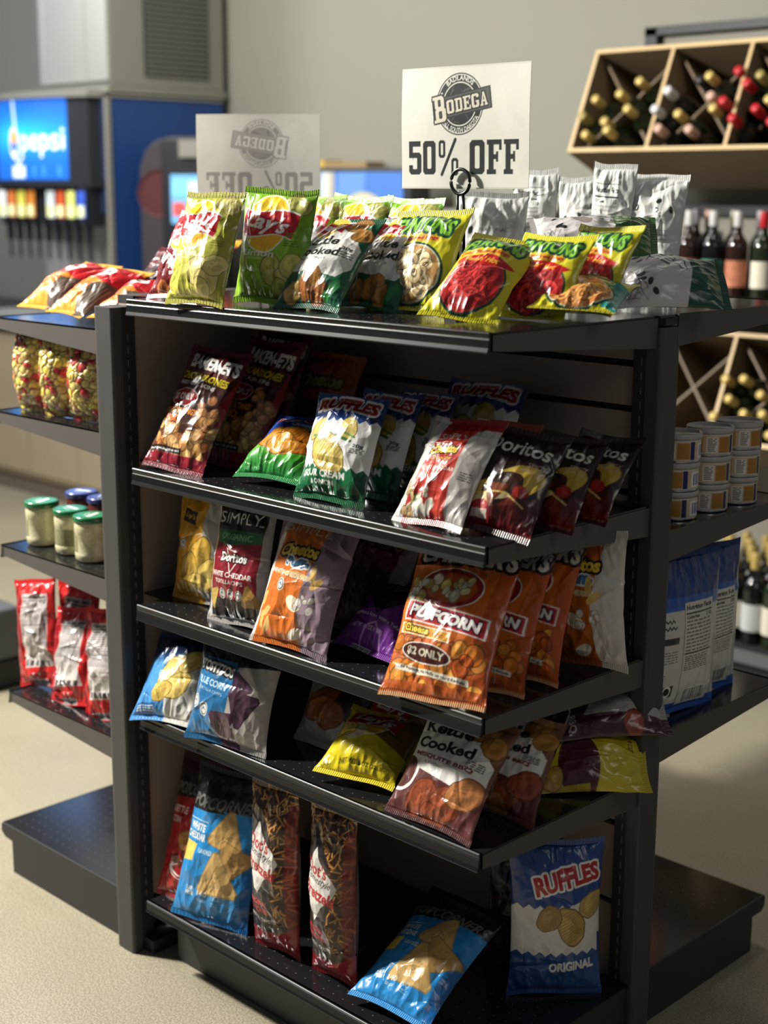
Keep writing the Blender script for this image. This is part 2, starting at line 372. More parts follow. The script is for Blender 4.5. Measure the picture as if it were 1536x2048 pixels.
def d_lays(c, rnd, bgc=(176, 178, 62), dark=(150, 150, 50), light=(205, 200, 90), flav='Dill Pickle', chipc=(214, 202, 120), lx=40):
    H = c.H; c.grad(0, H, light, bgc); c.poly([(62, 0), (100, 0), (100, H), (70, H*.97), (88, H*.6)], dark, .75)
    c.rect(0, 0, 100, H*.035, light); c.rect(0, H*.965, 100, H, light)
    for x, y, r in ((62, .28, 17), (78, .2, 15), (86, .34, 13), (70, .13, 12)): c.chip(x, y*H, r, chipc, rnd, asp=.95, rot=rnd.uniform(0, 90))
    for x, y, r in ((74, .9, 12), (88, .85, 10)): c.chip(x, y*H, r, np.array(chipc)*.85, rnd, asp=.8)
    lays(c, lx, H*.69, 62)
    c.text(flav, lx-6, H*.43, 46, H*.055, WH, bold=.02, shear=.15); c.text('FLAVORED', 36, H*.385, 24, H*.02, WH)
    c.text('20g', 83, H*.6, 14, H*.05, dark, bold=.03); c.fine(76, H*.5, 92, H*.56, 3, np.array(dark)*.7, rnd, 1)
    c.poly([(10, H*.05), (24, H*.24), (34, H*.1)], light, .6); c.text('NET WT 2 5/8 OZ', 30, H*.07, 40, H*.018, (60, 60, 30))
def d_kettle(c, rnd, g=(28, 92, 62), low=(30, 96, 70), flav='JALAPENO', fc=(120, 126, 120), chipc=(176, 124, 58), logo=True, bbq=False):
    H = c.H; c.a[:] = g; c.grad(0, H*.3, low, g)
    c.poly([(6, H*.94), (60, H*.96), (78, H*.8), (96, H*.62), (96, H*.42), (84, H*.3), (8, H*.33), (0, H*.5), (0, H*.9)], (232, 230, 222))
    c.poly([(60, H), (100, H), (100, H*.62), (78, H*.8)], g)
    for x, y, r in ((72, .9, 15), (88, .78, 12)): c.chip(x, y*H, r, chipc, rnd)
    if logo: lays(c, 36, H*.845, 40)
    c.text('Kettle', 37, H*.66 if not bbq else H*.80, 60, H*.105, BK, bold=.035, rot=3); c.text('Cooked', 41, H*.535 if not bbq else H*.655, 70, H*.10, BK, bold=.035, rot=3)
    if bbq:
        c.text('MESQUITE BBQ', 45, H*.535, 74, H*.042, (120, 40, 36), bold=.035); c.text('FLAVORED', 40, H*.48, 26, H*.02, (90, 60, 55))
        c.poly([(0, H*.44), (100, H*.33), (100, 0), (0, 0)], low); c.ell(4, H*.36, 20, H*.17, (92, 50, 46)); c.ell(4, H*.36, 20, H*.17, WH, ring=3)
        for x, y, r in ((38, .2, 18), (66, .22, 17), (82, .34, 17), (54, .09, 13)): c.chip(x, y*H, r, rnd.choice(((170, 92, 46), (150, 74, 44), (186, 122, 70))), rnd, rot=rnd.uniform(0, 90))
        c.fine(72, H*.55, 90, H*.62, 4, (60, 60, 60), rnd, 1)
    else:
        c.text(flav, 38, H*.445, 52, H*.036, fc, bold=.02); c.text('20g', 82, H*.6, 14, H*.04, BK, bold=.03); c.fine(74, H*.5, 92, H*.57, 3, BK, rnd, 1.2)
        for x, y, r in ((24, .14, 15), (46, .2, 16), (66, .13, 15), (58, .27, 10)): c.chip(x, y*H, r, rnd.choice((chipc, (206, 170, 90), (150, 92, 44))), rnd, rot=rnd.uniform(0, 90))
        c.poly([(78, H*.05), (96, H*.24), (88, H*.3), (72, H*.12)], (40, 120, 60))
    c.rect(0, 0, 100, H*.03, np.array(low)*.8)
def d_funyuns(c, rnd, fl=0):
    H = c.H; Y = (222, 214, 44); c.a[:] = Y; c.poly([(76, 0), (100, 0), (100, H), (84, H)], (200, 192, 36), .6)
    if fl == 2: c.rect(0, H*.53, 100, H*.66, (40, 140, 132)); c.poly([(80, H*.1), (100, H*.05), (100, H*.66), (86, H*.66)], (40, 140, 132))
    c.ell(50, H*.33, 42, H*.29, (24, 70, 50)); c.ell(50, H*.33, 39.5, H*.27, (225, 222, 190) if fl != 1 else (200, 60, 50)); c.ell(50, H*.33, 37.5, H*.258, [(196, 150, 90), (168, 30, 32), (214, 130, 60)][fl])
    g = c._grid(12, 88, H*.06, H*.6)
    col = [(232, 202, 150), (214, 52, 50), (236, 160, 84)][fl]
    for _ in range(30):
        a = rnd.uniform(0, 6.28); q = rnd.uniform(0, 1)**.6; x = 50+q*28*math.cos(a); y = H*.33+q*H*.19*math.sin(a); r = rnd.uniform(8, 12)
        k = rnd.uniform(.8, 1.12); ro = rnd.uniform(0, 180)
        c.ell(x, y, r*1.05, r*.82, np.array(col)*.45, rot=ro, ring=r*.58); c.ell(x, y, r, r*.76, np.minimum(np.array(col)*k, 255), rot=ro, ring=r*.42); c.ell(x, y+r*.1, r*.86, r*.6, np.minimum(np.array(col)*k*1.2+14, 255), .7, rot=ro, ring=r*.12)
    c.rect(4, H*.63, 78, H*.695, (232, 170, 50)) if fl != 2 else None
    c.text('Onion Flavored Rings', 42, H*.66, 70, H*.042, (170, 40, 30), bold=.03, shear=.2)
    if fl == 1: c.poly([(8, H*.6), (60, H*.63), (92, H*.55), (80, H*.5), (12, H*.52)], (196, 34, 30)); c.text("Flamin' Hot", 46, H*.565, 52, H*.06, (240, 190, 60), bold=.03, shear=.3, rot=-3)
    if fl == 2: c.text('CHILE & QUESO', 48, H*.595, 74, H*.06, (235, 225, 120), bold=.05)
    c.text('FUNYUNS', 48, H*.79, 84, H*.17, (140, 200, 60), bold=.04, shear=.15, rot=-3, out=(20, 74, 52), ow=3.2, arch=3)
    c.text('NET WT 2 1/8 OZ (60.2 g)', 58, H*.035, 60, H*.022, (50, 46, 20), bold=.02)
def d_baken(c, rnd, top='BAKEN-ETS'):
    H = c.H; c.a[:] = (96, 22, 28); c.grad(H*.5, H*.8, (44, 22, 20), (90, 24, 28)); c.grad(H*.1, H*.5, (120, 70, 44), (50, 26, 22))
    c.poly([(88, H*.06), (100, H*.06), (100, H*.8), (92, H*.6)], (140, 26, 34))
    c.blobs(10, H*.13, 96, H*.34, 46, [(206, 150, 86), (190, 128, 70), (224, 176, 112), (170, 104, 54)], 6, 12, rnd); c.blobs(64, H*.36, 94, H*.6, 16, [(196, 140, 84), (170, 110, 60)], 5, 9, rnd)
    c.text(top, 54, H*.85, 84, H*.115, WH, bold=.05, shear=-.2, out=(40, 20, 20), ow=1.4, rot=-4)
    c.text('CHICHARRONES', 50, H*.725, 82, H*.062, (226, 200, 40), bold=.05, out=(30, 18, 16), ow=1, rot=-4); c.text('FRIED PORK SKINS', 44, H*.665, 66, H*.032, WH, bold=.03, rot=-4)
    c.ell(34, H*.555, 25, H*.07, WH); c.ell(34, H*.555, 23.5, H*.063, (160, 28, 36)); c.text('$2 ONLY', 33, H*.555, 38, H*.062, WH, bold=.05)
    c.text('SWEET & TANGY', 38, H*.445, 56, H*.048, (236, 150, 50), bold=.05, out=(70, 20, 10), ow=1.2); c.text('BBQ', 30, H*.375, 30, H*.07, (230, 120, 40), bold=.05, out=(70, 20, 10), ow=1.2)
    c.rect(2, H*.125, 62, H*.165, BK); c.fine(5, H*.135, 59, H*.155, 1, WH, rnd, 2.2)
    c.rect(0, 0, 100, H*.12, (140, 30, 46)); c.rect(0, 0, 100, H*.03, (110, 22, 34))
def zig(c, y0, y1, col, amp=2.2, n=9, x0=0, x1=100):
    top = [(x0+(x1-x0)*i/(2*n), y1+(amp if i % 2 else -amp)) for i in range(2*n+1)]; bot = [(x0+(x1-x0)*i/(2*n), y0+(amp if i % 2 else -amp)) for i in range(2*n+1)][::-1]
    c.poly(top+bot, col)
def ruffles(c, y, h, w=84, x=50): c.text('RUFFLES', x, y, w, h, (172, 34, 42), bold=.05, out=(238, 236, 230), ow=2.4, arch=5)
def d_ruf_sc(c, rnd):
    H = c.H; c.a[:] = (30, 60, 128); c.rect(0, 0, 100, H*.36, (22, 104, 60)); c.poly([(84, 0), (100, 0), (100, H*.34), (92, H*.34)], (14, 70, 42)); c.poly([(82, H*.76), (100, H*.74), (100, H), (90, H)], (18, 38, 92))
    zig(c, H*.30, H*.75, (236, 235, 230)); c.ell(40, H*.64, 18, 7, (200, 200, 205)); c.rect(22, H*.57, 58, H*.64, (196, 196, 202)); c.ell(40, H*.65, 17, 6.5, (240, 240, 240)); c.ell(42, H*.68, 9, 5, (250, 250, 250))
    c.chip(20, H*.65, 13, (214, 190, 96), rnd, True, 60); c.chip(66, H*.68, 14, (214, 190, 96), rnd, True, -40); c.line([(50, H*.6), (74, H*.56)], 3, (70, 120, 50)); c.line([(60, H*.64), (78, H*.6)], 2, (90, 140, 60)); c.line([(18, H*.58), (32, H*.56)], 3, (90, 150, 70))
    c.chip(46, H*.43, 26, (222, 196, 104), rnd, True, -25, .72); c.text('20g', 84, H*.52, 12, H*.04, (50, 55, 60), bold=.03); c.fine(76, H*.45, 92, H*.5, 3, (60, 60, 60), rnd, 1.2)
    ruffles(c, H*.87, H*.11); c.text('SOUR CREAM', 44, H*.235, 64, H*.068, WH, bold=.04); c.text('& ONION', 44, H*.16, 34, H*.045, WH, bold=.04)
def d_ruf_q(c, rnd):
    H = c.H; c.a[:] = (34, 74, 170); c.grad(0, H*.36, (26, 120, 62), (90, 180, 50)); c.poly([(30, H*.66), (100, H*.74), (100, H*.4), (0, H*.3)], (120, 190, 50))
    c.text('RUFFLES', 50, H*.88, 84, H*.1, (172, 34, 42), bold=.05, out=WH, ow=2); c.text('QUESO', 64, H*.74, 34, H*.06, WH, bold=.04)
    c.chip(36, H*.52, 26, (232, 150, 44), rnd, True, 10, .7); c.chip(70, H*.5, 26, (226, 132, 36), rnd, True, -15, .7); c.chip(54, H*.42, 24, (236, 160, 54), rnd, True, 0, .6); c.text('NET WT 8 OZ', 26, H*.1, 26, H*.03, (180, 220, 190))
def d_ruf_o(c, rnd):
    H = c.H; c.a[:] = (44, 72, 140); c.rect(0, 0, 100, H*.35, (48, 84, 142)); c.poly([(0, 0), (24, 0), (10, H*.4), (0, H)], (34, 58, 120), .7)
    zig(c, H*.30, H*.60, (226, 222, 212), 2.4, 8, 0, 96); c.poly([(62, H*.6), (100, H*.68), (100, H*.4), (60, H*.5)], (226, 222, 212))
    c.chip(64, H*.48, 20, (196, 160, 86), rnd, True, -60, .8); c.chip(40, H*.53, 15, (176, 140, 80), rnd, True, 30, .8); c.chip(88, H*.6, 15, (196, 166, 92), rnd, True, 50, .8)
    c.text('RUFFLES', 60, H*.76, 72, H*.12, (176, 40, 44), bold=.05, out=WH, ow=2.4, rot=12, arch=3); c.text('ORIGINAL', 66, H*.215, 50, H*.068, WH, bold=.05, rot=4)
def simply(c, y, h, w=60, x=45, a=1., col=WH):
    c.text('SIMPLY', x, y, w, h, col, bold=.0, a=a)
    for q in (-1, 1): c.rect(x+q*w*.5-3, y-h*.52, x+q*w*.5+3, y-h*.42, col, a)
def cheetos(c, x, y, w, h, col=(240, 200, 60)): c.text('Cheetos', x, y, w, h, col, bold=.05, shear=.15, rot=4, out=(30, 30, 30), ow=2, arch=2)
def d_simp_ch(c, rnd):
    H = c.H; c.a[:] = (196, 190, 182); c.poly([(14, 0), (74, 0), (70, H*.96), (24, H*.96)], (190, 56, 40)); c.poly([(24, H*.84), (100, H*.9), (100, H), (20, H)], (150, 34, 40)); c.poly([(0, 0), (14, 0), (26, H*.96), (10, H)], (224, 220, 212))
    simply(c, H*.79, H*.06, 40, 46); cheetos(c, 44, H*.65, 42, H*.09); c.text('Crunchy', 46, H*.565, 36, H*.055, (240, 170, 60), shear=.3, bold=.02, out=(110, 20, 20), ow=1); c.text('WHITE CHEDDAR', 46, H*.475, 52, H*.035, WH, bold=.02)
    badge(c, 50, H*.39, 5); c.blobs(16, H*.06, 50, H*.32, 22, [(214, 206, 184), (190, 160, 110), (120, 130, 60), (230, 226, 216)], 3, 7, rnd); c.fine(80, H*.4, 94, H*.48, 4, (60, 60, 60), rnd, 1.2)
    for x, y in ((44, .1), (52, .16), (38, .15)): c.ell(x, y*H, 7, 5, (230, 224, 206), rot=rnd.uniform(0, 90))
def d_doritos(c, rnd):
    H = c.H; c.a[:] = (44, 26, 28); c.grad(0, H*.35, (120, 20, 26), (60, 24, 24)); c.ell(66, H*.46, 32, H*.15, (186, 158, 62), rot=24); c.ell(34, H*.36, 34, H*.09, (206, 178, 90), rot=18); c.ell(52, H*.37, 26, H*.15, (38, 20, 18), rot=30); c.ell(60, H*.44, 16, H*.08, (60, 30, 22), rot=30); c.ell(40, H*.28, 26, H*.05, (216, 196, 140), rot=14)
    c.tri(46, H*.33, 17, 30, (120, 60, 30), rnd); c.tri(70, H*.24, 15, 80, (110, 40, 26), rnd); c.ell(32, H*.2, 11, 7, (170, 34, 30)); c.ell(76, H*.38, 9, 7, (160, 40, 30)); c.line([(16, H*.3), (60, H*.34), (84, H*.26)], 2, (216, 190, 110))
    c.text('Doritos', 50, H*.79, 82, H*.14, (226, 220, 206), bold=.02, rot=-2, out=(24, 14, 16), ow=1.6); c.text('SPICY', 82, H*.64, 22, H*.045, (190, 170, 140), bold=.02); c.text('SWEET CHILI', 80, H*.585, 26, H*.035, (190, 170, 140), bold=.02)
    c.rect(22, H*.1, 44, H*.17, (230, 226, 210), .8); c.rect(0, 0, 100, H*.05, (60, 24, 22)); c.text('NET WT 2 3/4 OZ', 80, H*.055, 30, H*.022, (200, 180, 150))
def d_simp_lays(c, rnd):
    H = c.H; c.a[:] = (200, 196, 184); c.poly([(0, 0), (58, 0), (64, H), (4, H)], (214, 156, 40)); simply(c, H*.9, H*.06, 44, 38, .5); c.rect(20, H*.68, 46, H*.79, (44, 34, 26), rot=-8); c.text("Lay's", 33, H*.735, 22, H*.06, (216, 170, 70), bold=.02, shear=.3, rot=-8)
    badge(c, 28, H*.5, 6); c.ell(12, H*.5, 6, 6.6, (50, 70, 110))
    for x, y, r in ((60, .4, 24), (42, .3, 20), (74, .26, 20), (56, .18, 16), (34, .16, 13)): c.chip(x, y*H, r, rnd.choice(((222, 190, 96), (206, 166, 70))), rnd, rot=rnd.uniform(0, 90))
def d_simp_dor(c, rnd):
    H = c.H; c.a[:] = (44, 36, 38); c.poly([(0, 0), (10, 0), (6, H), (0, H)], (210, 204, 200)); c.poly([(88, 0), (100, 0), (100, H), (92, H)], (170, 164, 160)); c.rect(8, H*.2, 90, H*.62, (134, 30, 42)); c.rect(8, H*.6, 90, H*.72, (44, 100, 62)); c.poly([(8, H*.62), (30, H*.6), (90, H*.64), (90, H*.6), (8, H*.58)], (134, 30, 42))
    simply(c, H*.81, H*.085, 74, 48); c.text('ORGANIC', 48, H*.67, 56, H*.05, (120, 176, 120), bold=.03)
    c.line([(38, H*.57), (48, H*.40), (60, H*.5)], 1.6, WH); c.line([(36, H*.58), (56, H*.56)], 1.4, WH); c.text('Doritos', 50, H*.515, 46, H*.07, WH, bold=.04, out=(40, 16, 20), ow=1.4)
    c.text('WHITE CHEDDAR', 47, H*.38, 76, H*.042, WH, bold=.03); c.text('TORTILLA CHIPS', 45, H*.325, 54, H*.032, WH, bold=.02)
    for x, k in ((34, (60, 120, 70)), (50, (60, 80, 140)), (66, (70, 70, 70))): badge(c, x, H*.235, 5.5, k)
    c.tri(14, H*.2, 14, 40, (200, 170, 90), rnd); c.tri(82, H*.22, 16, 100, (190, 150, 80), rnd); c.rect(0, 0, 100, H*.06, (196, 190, 184))
def d_puffs(c, rnd, side=(150, 128, 140), org=(216, 116, 44), sp=0):
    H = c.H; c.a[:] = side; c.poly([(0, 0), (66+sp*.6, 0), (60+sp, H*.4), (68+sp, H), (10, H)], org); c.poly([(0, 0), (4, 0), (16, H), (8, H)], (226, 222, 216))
    simply(c, H*.91, H*.07, 56, 42+sp, .75); cheetos(c, 42+sp, H*.73, 50, H*.1); c.text('Puffs', 46+sp, H*.645, 32, H*.07, (80, 130, 170), bold=.06, out=WH, ow=1.6, rot=-3); c.text('WHITE CHEDDAR', 38+sp, H*.55, 56, H*.038, WH, bold=.03, rot=-2)
    badge(c, 32, H*.46, 5.5); c.poly([(20, H*.55), (80, H*.52), (72, H*.56), (50, H*.58)], (230, 210, 160), .7)
    for x, y, ro in ((10, .33, 60), (18, .24, 30), (12, .17, 100), (22, .14, 70), (70, .6, 100), (76, .52, 40)): c.ell(x, y*H, 8, 3.6, (228, 190, 110), rot=ro)
    c.ell(54, H*.34, 11, 6.5, (236, 224, 196), rot=-20); c.ell(60, H*.12, 9, 5, (232, 220, 200), rot=30); c.blobs(58, H*.3, 80, H*.42, 7, [(230, 220, 206)], 2.5, 5, rnd)
def d_purple(c, rnd):
    H = c.H; c.a[:] = (122, 50, 150); c.rect(0, H*.62, 100, H, (24, 20, 26)); c.poly([(20, H*.62), (50, H*.4), (80, H*.62)], (30, 24, 34)); c.text("Dot's", 50, H*.8, 50, H*.12, (70, 64, 74), bold=.03)
    c.text('Cinnamon & Sugar. With a Twist', 50, H*.36, 84, H*.055, WH, bold=.02, rot=-3); c.text('NET WT 16 OZ (1 LB)', 46, H*.22, 52, H*.055, (230, 214, 236), bold=.03); c.line([(40, H*.06), (46, H*.24), (58, H*.3), (70, H*.2), (74, H*.04)], 2.6, (200, 150, 214)); c.bar(30, 0, 60, H*.05, rnd)
def d_chester(c, rnd):
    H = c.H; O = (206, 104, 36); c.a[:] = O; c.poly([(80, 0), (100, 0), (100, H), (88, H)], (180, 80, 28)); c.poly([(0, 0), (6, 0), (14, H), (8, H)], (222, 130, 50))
    c.blobs(4, H*.09, 92, H*.34, 60, [(214, 120, 40), (226, 146, 60), (196, 92, 34)], 5, 10, rnd)
    c.text("CHESTER'S", 52, H*.9, 92, H*.13, (222, 216, 206), bold=.05, out=(40, 20, 18), ow=2.6, arch=4)
    c.ell(47, H*.695, 32, H*.135, WH); c.ell(47, H*.695, 30.5, H*.128, (150, 34, 32)); c.ell(47, H*.695, 25, H*.1, (196, 90, 34)); c.blobs(30, H*.64, 64, H*.75, 16, [(236, 220, 160), (230, 200, 120), (240, 232, 200)], 4, 7, rnd)
    c.blobs(8, H*.61, 24, H*.72, 8, [(240, 232, 206), (232, 200, 110)], 3.5, 6, rnd)
    c.poly([(8, H*.60), (92, H*.53), (92, H*.40), (8, H*.47)], WH); c.poly([(10, H*.59), (90, H*.522), (90, H*.41), (10, H*.478)], (184, 34, 34)); c.text('PUFFCORN', 50, H*.50, 72, H*.075, WH, bold=.055, rot=-6.5, out=(70, 16, 50), ow=1.4)
    c.poly([(6, H*.455), (62, H*.41), (62, H*.345), (6, H*.39)], (240, 236, 214)); c.poly([(8, H*.448), (60, H*.405), (60, H*.352), (8, H*.395)], (226, 160, 50)); c.text('Cheese', 25, H*.415, 28, H*.048, (250, 226, 90), bold=.04, rot=-6, out=(80, 40, 20), ow=.9); c.text('FLAVORED', 48, H*.385, 16, H*.02, (110, 50, 20), rot=-6)
    c.ell(40, H*.27, 27, H*.062, WH, rot=-6); c.ell(40, H*.27, 25.5, H*.055, (70, 30, 22), rot=-6); c.text('$2 ONLY', 40, H*.27, 42, H*.055, (196, 190, 170), bold=.05, rot=-6)
    c.poly([(10, H*.2), (84, H*.155), (84, H*.118), (10, H*.163)], (232, 226, 206)); c.text('Like Popcorn, No Hulls or Hard Kernels', 47, H*.159, 68, H*.022, (60, 40, 30), bold=.02, rot=-5.5); c.rect(0, 0, 100, H*.1, (188, 92, 36)); c.rect(0, 0, 100, H*.03, (214, 160, 110))
def d_lays_blue(c, rnd):
    H = c.H; c.a[:] = (206, 204, 196); c.poly([(0, 0), (52, 0), (58, H*.5), (46, H), (0, H)], (78, 150, 214)); c.rect(0, H*.72, 100, H, (22, 42, 82)); c.grad(H*.6, H*.74, (90, 160, 220), (22, 42, 82), 0, 56); badge(c, 48, H*.66, 6)
    for x, y, r in ((56, .5, 22), (70, .38, 20), (48, .3, 16), (80, .66, 18)): c.chip(x, y*H, r, rnd.choice(((232, 202, 112), (226, 190, 96))), rnd, rot=rnd.uniform(0, 90))
    c.rect(4, H*.06, 42, H*.17, (44, 96, 150)); c.fine(8, H*.08, 38, H*.15, 3, WH, rnd, 1.4)
def d_tost(c, rnd):
    H = c.H; c.a[:] = (186, 180, 174); c.poly([(0, 0), (52, 0), (56, H*.6), (62, H), (0, H)], (44, 110, 160)); c.rect(0, H*.84, 100, H, (22, 34, 44)); c.poly([(54, H*.8), (100, H*.86), (100, H), (40, H)], (40, 44, 48))
    c.text('TOSTITOS', 30, H*.75, 50, H*.1, WH, bold=.05, out=BK, ow=1.6, rot=-4); c.text('BLUE CORN', 28, H*.6, 44, H*.07, (196, 222, 236), bold=.03, rot=-5); c.text('TORTILLA CHIPS', 27, H*.52, 40, H*.03, (190, 214, 230), rot=-5)
    for x in (8, 24, 40): badge(c, x, H*(.42-.004*x), 6)
    for x, y, r in ((50, .2, 19), (72, .42, 20), (66, .62, 15), (60, .06, 14)): c.tri(x, y*H, r, rnd.uniform(0, 120), (84, 56, 74), rnd)
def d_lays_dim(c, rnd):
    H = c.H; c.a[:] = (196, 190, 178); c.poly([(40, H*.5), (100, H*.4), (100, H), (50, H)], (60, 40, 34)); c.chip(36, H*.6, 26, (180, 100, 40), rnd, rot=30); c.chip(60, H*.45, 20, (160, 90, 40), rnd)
def d_lays_y(c, rnd):
    H = c.H; c.a[:] = (226, 206, 32); c.poly([(60, H*.5), (100, H*.4), (100, H), (60, H)], (80, 50, 40), .7); lays(c, 46, H*.75, 56); c.ell(30, H*.5, 18, 11, (232, 216, 170)); c.chip(20, H*.52, 14, (220, 190, 90), rnd); c.text('NET WT 8 OZ (226.8 g)', 58, H*.15, 60, H*.05, (70, 62, 20), bold=.02); c.text('CHIPS', 12, H*.1, 12, H*.04, (70, 62, 20))
def d_yellow_side(c, rnd):
    H = c.H; c.a[:] = (206, 188, 40); c.ell(72, H*.42, 40, H*.17, (84, 40, 44)); c.poly([(100, 0), (96, 0), (94, H*.5), (100, H*.5)], (180, 160, 30))
    c.text('NET WT 8 OZ', 30, H*.86, 44, H*.04, (90, 80, 26), bold=.03, rot=0); c.fine(10, H*.9, 26, H*.93, 2, (60, 50, 20), rnd, 1.4); c.chip(86, H*.2, 14, (196, 150, 70), rnd)
def d_dimback(c, rnd):  # print darkened, shelf shade painted into its inks
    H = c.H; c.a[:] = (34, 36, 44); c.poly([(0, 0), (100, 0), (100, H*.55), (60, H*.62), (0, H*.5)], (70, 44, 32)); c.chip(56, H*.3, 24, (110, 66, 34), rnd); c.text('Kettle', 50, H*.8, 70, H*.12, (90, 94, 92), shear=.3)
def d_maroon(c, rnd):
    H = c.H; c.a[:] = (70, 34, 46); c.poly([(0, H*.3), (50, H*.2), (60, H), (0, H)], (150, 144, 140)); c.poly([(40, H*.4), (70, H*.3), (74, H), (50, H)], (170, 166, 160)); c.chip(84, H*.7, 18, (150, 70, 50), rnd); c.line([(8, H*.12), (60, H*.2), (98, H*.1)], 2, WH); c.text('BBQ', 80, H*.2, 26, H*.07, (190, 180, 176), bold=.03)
def popc(c, body, top=(26, 26, 28)):
    H = c.H; c.a[:] = body; c.poly([(0, H*.7), (100, H*.74), (100, H), (0, H)], top); c.text('POPCORNERS', 50, H*.775, 96, H*.085, (110, 108, 106), bold=.03, shear=.3, rot=2)
def d_pop_red(c, rnd):
    popc(c, (188, 42, 40)); H = c.H; c.rect(0, H*.88, 100, H, (60, 14, 20)); c.text('KETTLE', 24, H*.62, 34, H*.05, WH, bold=.03, rot=0); c.text('CORN', 20, H*.55, 24, H*.045, WH, bold=.03)
    for x, y in ((60, .6), (46, .42), (72, .34)): c.chip(x, y*H, 15, (206, 140, 70), rnd, rot=rnd.uniform(0, 90))
    c.ell(56, H*.18, 32, H*.1, (150, 26, 30)); c.ell(56, H*.22, 33, H*.06, WH, ring=1.6); c.ell(56, H*.2, 33, H*.06, WH, ring=1); c.blobs(34, H*.24, 56, H*.32, 6, [(90, 40, 24)], 4, 7, rnd); c.rect(0, 0, 100, H*.06, (170, 60, 60))
def d_pop_blue(c, rnd):
    popc(c, (44, 140, 206)); H = c.H; c.poly([(50, H*.74), (62, H*.7), (100, H*.66), (100, H*.75)], (44, 140, 206)); c.poly([(86, H*.55), (100, H*.5), (100, 0), (90, 0)], (30, 104, 170))
    c.tri(62, H*.59, 27, 82, (206, 168, 104), rnd); c.tri(74, H*.43, 26, 10, (198, 156, 92), rnd); c.tri(58, H*.3, 30, 95, (214, 176, 112), rnd)
    c.text('WHITE', 18, H*.60, 26, H*.05, WH, bold=.04, rot=-2); c.text('CHEDDAR', 18, H*.54, 32, H*.05, WH, bold=.04, rot=-2); c.rect(1, H*.64, 34, H*.645, WH); c.text('FLAVORED', 36, H*.455, 20, H*.03, WH, bold=.02); c.poly([(2, H*.5), (22, H*.49), (20, H*.38), (0, H*.36)], (236, 206, 100))
    c.text('GLUTEN', 22, H*.20, 11, H*.025, WH, bold=.04); c.text('FREE', 22, H*.17, 11, H*.025, WH, bold=.04); c.text('140', 40, H*.185, 13, H*.035, WH, bold=.02); c.fine(34, H*.13, 46, H*.15, 2, WH, rnd, .8); c.text('NO', 58, H*.18, 11, H*.035, (190, 215, 235)); c.fine(53, H*.12, 63, H*.15, 2, (190, 215, 235), rnd, .8)
def d_dots(c, rnd):
    H = c.H; c.a[:] = (60, 34, 20)
    for _ in range(260):
        x, y = rnd.uniform(0, 100), rnd.uniform(H*.2, H); a = rnd.uniform(0, 3.14); L = rnd.uniform(4, 9); q = np.array((206, 146, 78), float)*rnd.uniform(.7, 1.2)
        c.line([(x-L*math.cos(a), y-L*math.sin(a)), (x+L*math.cos(a), y+L*math.sin(a))], 3.2, q*.55); c.line([(x-L*math.cos(a), y-L*math.sin(a)), (x+L*math.cos(a), y+L*math.sin(a))], 2.0, q)
    c.poly([(0, H*.78), (26, H*.86), (44, H*.8), (62, H*.72), (70, H*.52), (64, H*.42), (58, H*.1), (0, H*.1)], (46, 40, 40)); c.rect(0, 0, 100, H*.13, (158, 32, 42)); c.poly([(58, H*.1), (100, H*.2), (100, H*.1)], (158, 32, 42)); c.rect(86, 0, 100, H*.9, (150, 40, 36), .6)
    c.poly([(34, H*.78), (46, H*.70), (72, H*.62), (78, H*.57), (72, H*.52), (50, H*.45), (34, H*.36), (20, H*.44), (2, H*.5), (-2, H*.57), (4, H*.64), (22, H*.70)], (226, 222, 214)); c.text("Dot's", 36, H*.66, 50, H*.075, (186, 34, 46), bold=.02, rot=-8); c.text('Homestyle', 38, H*.595, 62, H*.055, BK, shear=.5, rot=-9); c.text('Pretzels', 42, H*.52, 70, H*.07, (186, 34, 46), bold=.03, rot=-10)
    c.text('ORIGINAL', 32, H*.31, 50, H*.035, (200, 60, 66), bold=.04, rot=-4); c.text('SEASONED', 34, H*.265, 50, H*.035, (200, 60, 66), bold=.04, rot=-4); c.text('PRETZEL TWISTS', 36, H*.205, 54, H*.024, WH, bold=.02, rot=-4); c.text('Natural Flavors', 52, H*.045, 44, H*.018, (230, 200, 200))
def nutri(c, x0, y0, x1, y1, rnd, pc=(224, 220, 210), ink=(28, 26, 28)):
    c.rect(x0, y0, x1, y1, pc); H = y1-y0; w = x1-x0; c.text('Nutrition Facts', (x0+x1)/2, y1-H*.06, w*.88, H*.055, ink, bold=.04); c.rect(x0+2, y1-H*.135, x1-2, y1-H*.12, ink); c.text('Calories', x0+w*.27, y1-H*.17, w*.4, H*.035, ink, bold=.03); c.text('110', x1-w*.16, y1-H*.17, w*.2, H*.045, ink, bold=.03)
    c.fine(x0+3, y0+H*.42, x1-3, y1-H*.2, 9, ink, rnd, .9); c.rect(x0+2, y0+H*.40, x1-2, y0+H*.415, ink); c.fine(x0+3, y0+H*.2, x1-6, y0+H*.38, 7, ink, rnd, .7)
def d_redback(c, rnd):
    H = c.H; c.a[:] = (206, 44, 44); c.poly([(0, H*.9), (16, H*.86), (26, H*.5), (14, H*.2), (0, 0)], (150, 24, 34)); nutri(c, 24, H*.38, 88, H*.86, rnd, (196, 188, 184)); c.poly([(30, H*.38), (86, H*.38), (92, H*.2), (26, H*.18)], (210, 204, 198))
    for x in (34, 46, 58, 70, 82): c.rect(x-3.5, H*.2, x+3.5, H*.25, (70, 64, 64))
    c.text('f', 50, H*.12, 4, H*.03, WH, bold=.05); c.text('y', 60, H*.12, 5, H*.03, WH, bold=.05); c.bar(38, H*.02, 72, H*.07, rnd, (60, 50, 50))
